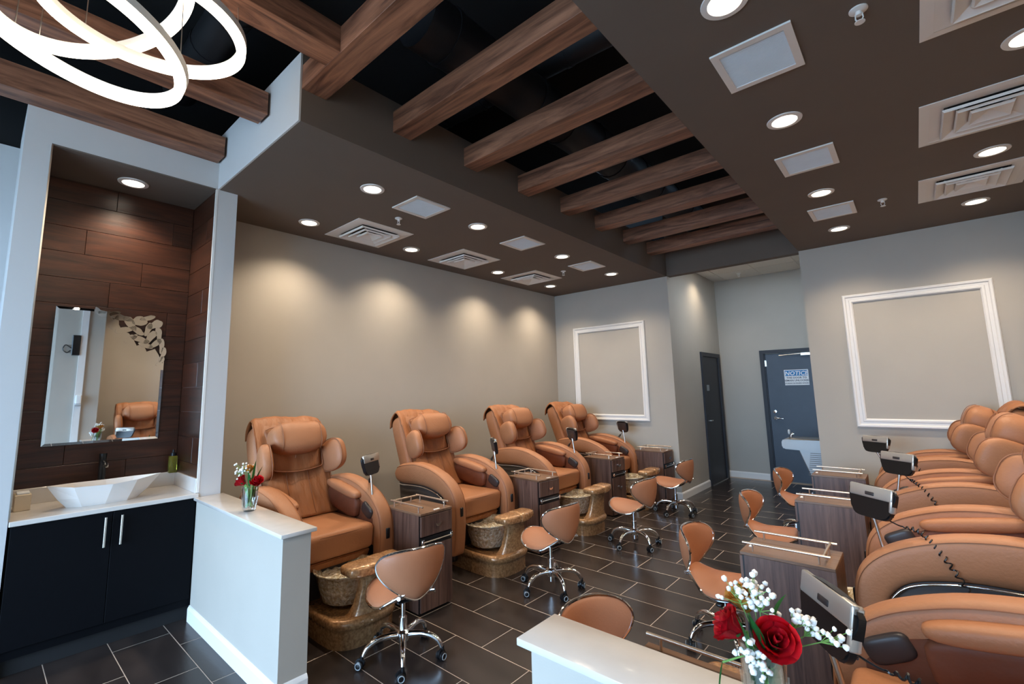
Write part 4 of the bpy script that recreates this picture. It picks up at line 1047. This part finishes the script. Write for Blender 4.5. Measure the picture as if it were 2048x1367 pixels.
# upright chrome hook behind the second left cart's neighbour
# ------------------------------------------------------------------ stools (local +x is the way the sitter faces)
def make_stool():
    t = thing('pedicure_stool', 's', 'stool', (0, 0, 0), 0, 'tan butterfly pedicure stools')
    sh = [(.235, 0), (.222, .085), (.185, .155), (.105, .200), (0.0, .205), (-.09, .175), (-.165, .115), (-.205, .06)]
    out = catmull(sh + [(-.212, 0)] + [(a, -b) for a, b in sh[:0:-1]], 4, True); out = [(v.x, v.y) for v in catmull([(a, b, 0) for a, b in sh + [(-.212, 0)] + [(a, -b) for a, b in sh[:0:-1]]], 4, True)]
    def bs(a, b): return (a, b, 0.392 + (0.55 if a > -0.04 else 2.2) * (a + 0.04) ** 2 - 1.15 * b * b * (1 if a > -0.08 else max(0.0, 1 + (a + 0.08) * 7)))
    bm = bmesh.new(); disc_shell(bm, out, bs, 0.036, 7, 0.022, (0.01, 0)); seat = obj('seat', bm, STOOL_LEATHER, t, True, 70)
    bm = bmesh.new(); tube(bm, [Vector(bs(a, b)) for a, b in out], 0.0078, 8, closed=True); obj('chrome_edge', bm, CHROME, seat, True)
    sh = [(-0.005, 0), (.018, .065), (.062, .135), (.115, .195), (.17, .232), (.225, .238), (.272, .198), (.295, .11)]
    out2 = [(v.x, v.y) for v in catmull([(a, b, 0) for a, b in sh + [(.299, 0)] + [(a, -b) for a, b in sh[:0:-1]]], 4, True)]
    def bb(a, b): return (-0.200 - 0.10 * a - 0.28 * a * a * 0 + 2.0 * b * b - 1.0 * a * b * b, b * (1 - 1.0 * b * b), 0.405 + a * 0.97)
    bm = bmesh.new(); disc_shell(bm, out2, bb, 0.034, 7, 0.012, (0.16, 0)); bk = obj('backrest', bm, STOOL_LEATHER, t, True, 70)
    bm = bmesh.new(); tube(bm, [Vector(bb(a, b)) for a, b in out2], 0.0078, 8, closed=True); obj('chrome_edge', bm, CHROME, bk, True)
    for sg in (-1, 1):
        bm = bmesh.new(); tube(bm, [(-0.17, sg * 0.085, 0.425), (-0.20, sg * 0.118, 0.430)], 0.012, 10); obj('back_bolt', bm, CHROME, bk, True)
    bm = bmesh.new(); rbox(bm, -0.10, 0.10, -0.08, 0.08, 0.352, 0.372, 0.006, 1); obj('seat_plate', bm, BLACK_PLASTIC, t)
    bm = bmesh.new(); tube(bm, [(0.0, -0.02, 0.345), (0.02, -0.13, 0.345), (0.03, -0.19, 0.33)], 0.006, 8); sup(bm, (0.033, -0.20, 0.325), (0.02, 0.03, 0.010)); obj('height_lever', bm, BLACK_PLASTIC, t, True)
    bm = bmesh.new(); lathe(bm, [(0, 0.20), (0.014, 0.20), (0.014, 0.36), (0, 0.36)], 16); lathe(bm, [(0, 0.055), (0.016, 0.055), (0.025, 0.06), (0.025, 0.235), (0.0, 0.236)], 20); obj('gas_column', bm, CHROME, t, True)
    bm = bmesh.new(); lathe(bm, [(0, 0.10), (0.036, 0.10), (0.044, 0.12), (0.044, 0.15), (0.03, 0.165), (0, 0.165)], 20); obj('hub', bm, CHROME, t, True)
    for k in range(5):
        a = R(72 * k + 12); d = Vector((math.cos(a), math.sin(a), 0)); z = Vector((0, 0, 1))
        P = catmull([d * 0.03 + z * 0.135, d * 0.10 + z * 0.142, d * 0.17 + z * 0.136, d * 0.222 + z * 0.108, d * 0.245 + z * 0.070], 5)
        bm = bmesh.new(); tube(bm, P, [0.021 - 0.007 * i / (len(P) - 1) for i in range(len(P))], 10); lg = obj('leg', bm, CHROME, t, True)
        bm = bmesh.new(); c = d * 0.252; ax = Vector((-d.y, d.x, 0)); ax = (ax * math.cos(0.7 * k) + d * math.sin(0.7 * k)).normalized()
        Mw = ax.to_track_quat('Z', 'Y').to_matrix().to_4x4()
        fw = ax.cross(z)
        for s_ in (-1, 1):
            q = bmesh.new(); lathe(q, [(0, -0.010), (0.020, -0.010), (0.026, -0.006), (0.026, 0.006), (0.020, 0.010), (0, 0.010)], 18); merge(bm, q, Matrix.Translation(c + ax * s_ * 0.016 + z * 0.026 + fw * 0.012) @ Mw)
        q = bmesh.new(); lathe(q, [(0, -0.006), (0.028, -0.006), (0.028, 0.006), (0, 0.006)], 18); merge(bm, q, Matrix.Translation(c + z * 0.034 + fw * 0.010) @ Mw)
        tube(bm, [c + z * 0.04, c + z * 0.078], 0.010, 8)
        wl = obj('caster', bm, BLACK_PLASTIC, t, True, 50)
    return t
stool = make_stool()
stool_pos = ((-2.545, 1.92, 167), (-2.417, 3.33, 174), (-2.369, 4.77, 176), (-2.507, 6.27, 180), (-1.0, 1.835, -12), (-1.05, 3.31, 0), (-1.03, 4.64, 0), (-1.06, 6.10, -4))
stool_lab = ('tan butterfly stool on the left, nearest, facing the nearest foot tub', 'tan butterfly stool on the left, second from the half wall', 'tan butterfly stool on the left, third from the half wall', 'tan butterfly stool on the left, farthest, by the corridor corner',
             'tan butterfly stool just beyond the near half wall slab, only its back showing', 'tan butterfly stool on the right beside the cart behind the roses', 'tan butterfly stool on the right, third from the front', 'tan butterfly stool on the right, farthest, before the corridor door')
stool.location = (*stool_pos[0][:2], 0); stool.rotation_euler = (0, 0, R(stool_pos[0][2])); stool['label'] = stool_lab[0]
for (x, y, a), lab in zip(stool_pos[1:], stool_lab[1:]): copy_tree(stool, (x, y, 0), R(a), lab)
# ring hubs of the casters
wheel_ring = bmesh.new(); tube(wheel_ring, [(0.017 * math.cos(a), 0.017 * math.sin(a), 0) for a in [2 * math.pi * k / 16 for k in range(16)]], 0.003, 5, closed=True)
wr_me = bpy.data.meshes.new('wheel_ring'); wheel_ring.to_mesh(wr_me); wheel_ring.free(); wr_me.materials.append(GREY_RUBBER)
for s_ in [o for o in C.objects if o.name.split('.')[0] == 'pedicure_stool']:
    for k, cst in enumerate(child(s_, 'caster')):
        a = R(72 * k + 12); d = Vector((math.cos(a), math.sin(a), 0)); ax = Vector((-d.y, d.x, 0)); ax = (ax * math.cos(0.7 * k) + d * math.sin(0.7 * k)).normalized(); fw = ax.cross(Vector((0, 0, 1)))
        for sg in (-1, 1):
            o = bpy.data.objects.new('wheel_ring', wr_me); C.objects.link(o); o.parent = cst
            o.matrix_local = Matrix.Translation(d * 0.252 + ax * sg * 0.0262 + Vector((0, 0, 0.026)) + fw * 0.012) @ ax.to_track_quat('Z', 'Y').to_matrix().to_4x4()

# ------------------------------------------------------------------ vases with flowers
def vase(loc, lab):
    t = thing('glass_vase', lab, 'vase', loc)
    bm = bmesh.new(); lathe(bm, [(0, 0.0), (0.034, 0.0), (0.040, 0.02), (0.046, 0.08), (0.050, 0.14), (0.050, 0.158), (0.047, 0.158), (0.0465, 0.14), (0.042, 0.08), (0.036, 0.022), (0, 0.016)], 32); obj('vase_glass', bm, GLASS, t, True)
    bm = bmesh.new(); lathe(bm, [(0, 0.0175), (0.035, 0.0235), (0.0405, 0.08), (0.0425, 0.10), (0, 0.10)], 32); obj('vase_water', bm, WATER, t, True)
    bm = bmesh.new()
    for k in range(12):
        a = 2 * math.pi * k / 12; tube(bm, [(r_ * math.cos(a + tw), r_ * math.sin(a + tw), z) for r_, z, tw in ((0.0375, 0.008, 0), (0.043, 0.03, .1), (0.047, 0.06, .2), (0.049, 0.09, .3))], 0.0022, 4)
    obj('cut_ribs', bm, GLASS, t, True)
    return t
def bloom(r, mt, root, petals=(4, 5, 6, 7), seed=0, openness=1.0, M=None):
    rnd = random.Random(seed); bm = bmesh.new()
    for lay, n in enumerate(petals):
        rad = r * (0.16 + 0.25 * lay / max(1, len(petals) - 1) * 2.6); hgt = r * (0.95 - 0.10 * lay)
        for k in range(n):
            a0 = 2 * math.pi * (k + 0.5 * (lay % 2)) / n + rnd.uniform(-.15, .15); span = 2 * math.pi / n * 0.78
            grid = []
            for i in range(5):
                s = i / 4; row = []
                for j in range(6):
                    u = j / 5 * 2 - 1; a = a0 + u * span
                    flare = (0.25 + 0.75 * math.sin(s * 1.5)) * rad + r * 0.22 * lay / len(petals) * max(0, s - 0.7) * 3 * openness
                    zz = -r * 0.65 + (hgt + r * 0.55) * s * (1 - 0.20 * u * u * s) + rnd.uniform(-.01, .01) * r
                    if s > 0.9 and lay > 1: zz -= r * 0.10 * openness
                    row.append(bm.verts.new((flare * math.cos(a), flare * math.sin(a), zz)))
                grid.append(row)
            for i in range(4):
                for j in range(5): bm.faces.new((grid[i][j], grid[i][j + 1], grid[i + 1][j + 1], grid[i + 1][j]))
    bmesh.ops.solidify(bm, geom=bm.faces[:], thickness=r * 0.03)
    if M is not None: bmesh.ops.transform(bm, matrix=M, verts=bm.verts[:])
    return obj('petals', bm, mt, root, True, 180)
def leaf(bm, p, d, up_, L, w, curl=0.3):
    d = Vector(d).normalized(); s_ = d.cross(Vector(up_)).normalized(); n = s_.cross(d)
    rows = []
    for i in range(7):
        s = i / 6; ww = w * math.sin(math.pi * (0.06 + 0.94 * s) ** 0.8) * (1 if i < 6 else 0.05); c = Vector(p) + d * L * s + n * (-curl * L * s * s)
        rows.append([bm.verts.new(c - s_ * ww + n * ww * 0.25), bm.verts.new(c), bm.verts.new(c + s_ * ww + n * ww * 0.25)])
    for a, b_ in zip(rows, rows[1:]):
        for j in range(2): bm.faces.new((a[j], a[j + 1], b_[j + 1], b_[j]))
def rose(v, name, lab, cat, mt, off, facing, r, stem_bottom, seed):
    t = thing(name, lab, cat, v, 0)
    c = Vector(off); M = Matrix.Translation(c) @ Vector(facing).normalized().to_track_quat('Z', 'Y').to_matrix().to_4x4()
    bloom(r, mt, t, seed=seed, M=M)
    f = Vector(facing).normalized()
    bm = bmesh.new(); P = catmull([c - f * r * 0.6, c - f * r * 1.3 - Vector((0, 0, .01)), Vector((c.x * 0.3, c.y * 0.3, 0.13)), Vector(stem_bottom)], 5); tube(bm, P, 0.0034, 7); obj('stem', bm, STEM, t, True)
    bm = bmesh.new()
    for k in range(5):
        a = 2 * math.pi * k / 5; dd = M.to_3x3() @ Vector((math.cos(a), math.sin(a), 0.25)); leaf(bm, c - f * r * 0.6, dd, f, r * 0.8, r * 0.16, -0.3)
    obj('sepals', bm, LEAF, t, True)
    return t
def gyp(v, lab, spots, seed, rad=0.0075):
    t = thing('gypsophila_sprig', lab, 'flower', v, 0); rnd = random.Random(seed)
    bm = bmesh.new(); st = bmesh.new()
    for (cx, cy, cz, spread, n) in spots:
        c = Vector((cx, cy, cz)); hub = Vector((cx * 0.45, cy * 0.45, max(0.15, cz - 0.07)))
        tube(st, [(cx * 0.1, cy * 0.1, 0.04), (cx * 0.2, cy * 0.2, 0.14), hub, c], 0.0013, 5)
        for k in range(n):
            p = c + Vector((rnd.gauss(0, 1), rnd.gauss(0, 1), rnd.gauss(0, .8))) * spread
            q = bmesh.new(); bmesh.ops.create_icosphere(q, subdivisions=1, radius=rad * rnd.uniform(.7, 1.15)); 
            for vv in q.verts: vv.co *= rnd.uniform(.85, 1.15)
            merge(bm, q, Matrix.Translation(p)); tube(st, [c.lerp(hub, .4), p], 0.0008, 4)
    o = obj('florets', bm, GYP, t, True, 180); o['kind'] = 'stuff'
    obj('stems', st, STEM, t, True)
    return t
def greens(v, lab, seed):
    t = thing('cut_stems', lab, 'stem', v, 0); rnd = random.Random(seed)
    for k in range(7):
        a = rnd.uniform(0, 6.28); b = a + rnd.uniform(1.5, 3)
        bm = bmesh.new(); tube(bm, catmull([(0.026 * math.cos(a), 0.026 * math.sin(a), 0.026), (0.012 * math.cos(b), 0.012 * math.sin(b), 0.08), (0.036 * math.cos(b), 0.036 * math.sin(b), 0.165)], 5), 0.0042, 7); obj('stem', bm, STEM, t, True)
    for k in range(5):
        a = rnd.uniform(0, 6.28); bm = bmesh.new(); leaf(bm, (0.02 * math.cos(a), 0.02 * math.sin(a), 0.05 + 0.015 * k), (math.cos(a) * .3, math.sin(a) * .3, 1), (0, 1, 0.1), 0.06, 0.013, 0.1); bmesh.ops.solidify(bm, geom=bm.faces[:], thickness=0.0008); obj('leaf', bm, LEAF, t, True, 180)
def leaves(v, lab, items):
    t = thing('leaf_stem', lab, 'leaf', v, 0)
    for p, d, L, w, curl in items:
        bm = bmesh.new(); leaf(bm, p, d, (0, 0, 1), L, w, curl); bmesh.ops.solidify(bm, geom=bm.faces[:], thickness=0.0008); obj('leaf', bm, LEAF, t, True, 180)
    bm = bmesh.new()
    for p, d, L, w, curl in items: tube(bm, [Vector((p[0] * .1, p[1] * .1, 0.03)), Vector((p[0] * .3, p[1] * .3, .13)), Vector(p)], 0.0025, 6)
    obj('stems', bm, STEM, t, True)
# right hand vase: screen right is (.745,.667), towards the camera is (.667,-.745)
RT = Vector((.745, -0.667 * -1, 0)); TC = Vector((.27, -.96, 0)).normalized()
RT = Vector((.93, .36, 0)).normalized()
V2 = (-0.335, 1.285, ZP)
def at2(u, d, z): p = RT * u + TC * d; return (p.x, p.y, z)
vase(V2, 'cut glass vase of flowers on the right half wall slab, in the foreground')
rose(V2, 'red_rose', 'large open red rose facing forward in the foreground vase', 'rose', ROSE, at2(0.028, 0.035, 0.177), (TC.x * 0.9 + .2, TC.y * 0.9, 0.75), 0.050, at2(-0.005, 0, 0.030), 3)
rose(V2, 'red_rose', 'red rose turned sideways at the left of the foreground vase', 'rose', ROSE, at2(-0.062, 0.015, 0.187), (-RT.x, -RT.y, 0.6), 0.046, at2(0.01, 0.0, 0.030), 5)
rose(V2, 'yellow_rose', 'yellow orange rose behind the red roses in the foreground vase', 'rose', YELLOW, at2(-0.030, -0.03, 0.234), (-RT.x * .3, -RT.y * .3, 1), 0.042, at2(0.0, 0.01, 0.030), 8)
gyp(V2, 'white gypsophila sprays above the foreground roses', [(*at2(-0.012, -0.02, 0.272), 0.020, 26), (*at2(0.005, -0.01, 0.247), 0.020, 24), (*at2(-0.045, 0.0, 0.262), 0.016, 16)], 1)
gyp(V2, 'white gypsophila spray reaching right of the foreground roses', [(*at2(0.085, -0.02, 0.210), 0.012, 14), (*at2(0.115, -0.015, 0.194), 0.013, 18), (*at2(0.155, -0.02, 0.177), 0.010, 9)], 2)
gyp(V2, 'white gypsophila spray low in front of the foreground vase mouth', [(*at2(-0.025, 0.058, 0.150), 0.016, 26), (*at2(0.0, 0.06, 0.130), 0.013, 12)], 4)
leaves(V2, 'pointed green leaves among the foreground roses', [(at2(-0.02, 0.05, 0.137), at2(-0.25, 0.05, 1.000), 0.10, 0.022, 0.05), (at2(-0.005, 0.04, 0.152), at2(-0.12, 0.1, 1.000), 0.085, 0.02, 0.1), (at2(0.03, -0.02, 0.192), at2(0.25, 0.0, 1.000), 0.075, 0.014, 0.2), (at2(-0.085, 0.03, 0.112), at2(-0.25, 0.1, -1.000), 0.09, 0.004, 0.1)])
bm = bmesh.new()
V1 = (-3.36, 1.282, ZP)
RT = Vector((.72, .69, 0)); TC = Vector((.85, -.52, 0)).normalized()
vase(V1, 'cut glass vase of flowers on the left half wall slab')
rose(V1, 'red_rose', 'red rose on the right of the left half wall vase', 'rose', ROSE, at2(0.045, 0.02, 0.185), (TC.x * .6, TC.y * .6, 0.8), 0.046, at2(0, 0, .03), 11)
rose(V1, 'red_rose', 'red rose on the left of the left half wall vase', 'rose', ROSE, at2(-0.055, 0.02, 0.19), (-RT.x, -RT.y, .7), 0.044, at2(.01, 0, .03), 12)
rose(V1, 'yellow_rose', 'pale yellow rose at the top of the left half wall vase', 'rose', YELLOW, at2(-0.015, -0.01, 0.265), (0, 0, 1), 0.036, at2(0, .01, .03), 13)
gyp(V1, 'white gypsophila in the left half wall vase', [(*at2(-0.05, 0.0, 0.275), 0.022, 30), (*at2(-0.07, 0.01, 0.245), 0.016, 16)], 14)
leaves(V1, 'tall green leaves in the left half wall vase', [(at2(0.02, 0.02, 0.18), at2(0.08, 0, 1), 0.15, 0.020, 0.02), (at2(0.03, 0.0, 0.18), at2(0.35, 0.1, 1), 0.12, 0.008, 0.1), (at2(0.0, 0.03, 0.16), at2(-0.05, 0.1, 1), 0.10, 0.014, 0.1)])
# wall outlet behind the gap between the first two left chairs
wo = thing('wall_outlet', 'small white outlet low on the left wall', 'outlet', (XL, 2.72, 0.62))
obj('cover_plate', RB(0, 0.006, -0.035, 0.035, -0.058, 0.058, 0.002, 1), PLASTER, wo); obj('plug', RB(0.006, 0.03, -0.018, 0.018, -0.02, 0.02, 0.004, 1), PLASTER, wo)
greens(V1, 'green stems and leaves standing in water in the left half wall vase', 21)
greens(V2, 'green stems and leaves standing in water in the foreground vase', 22)
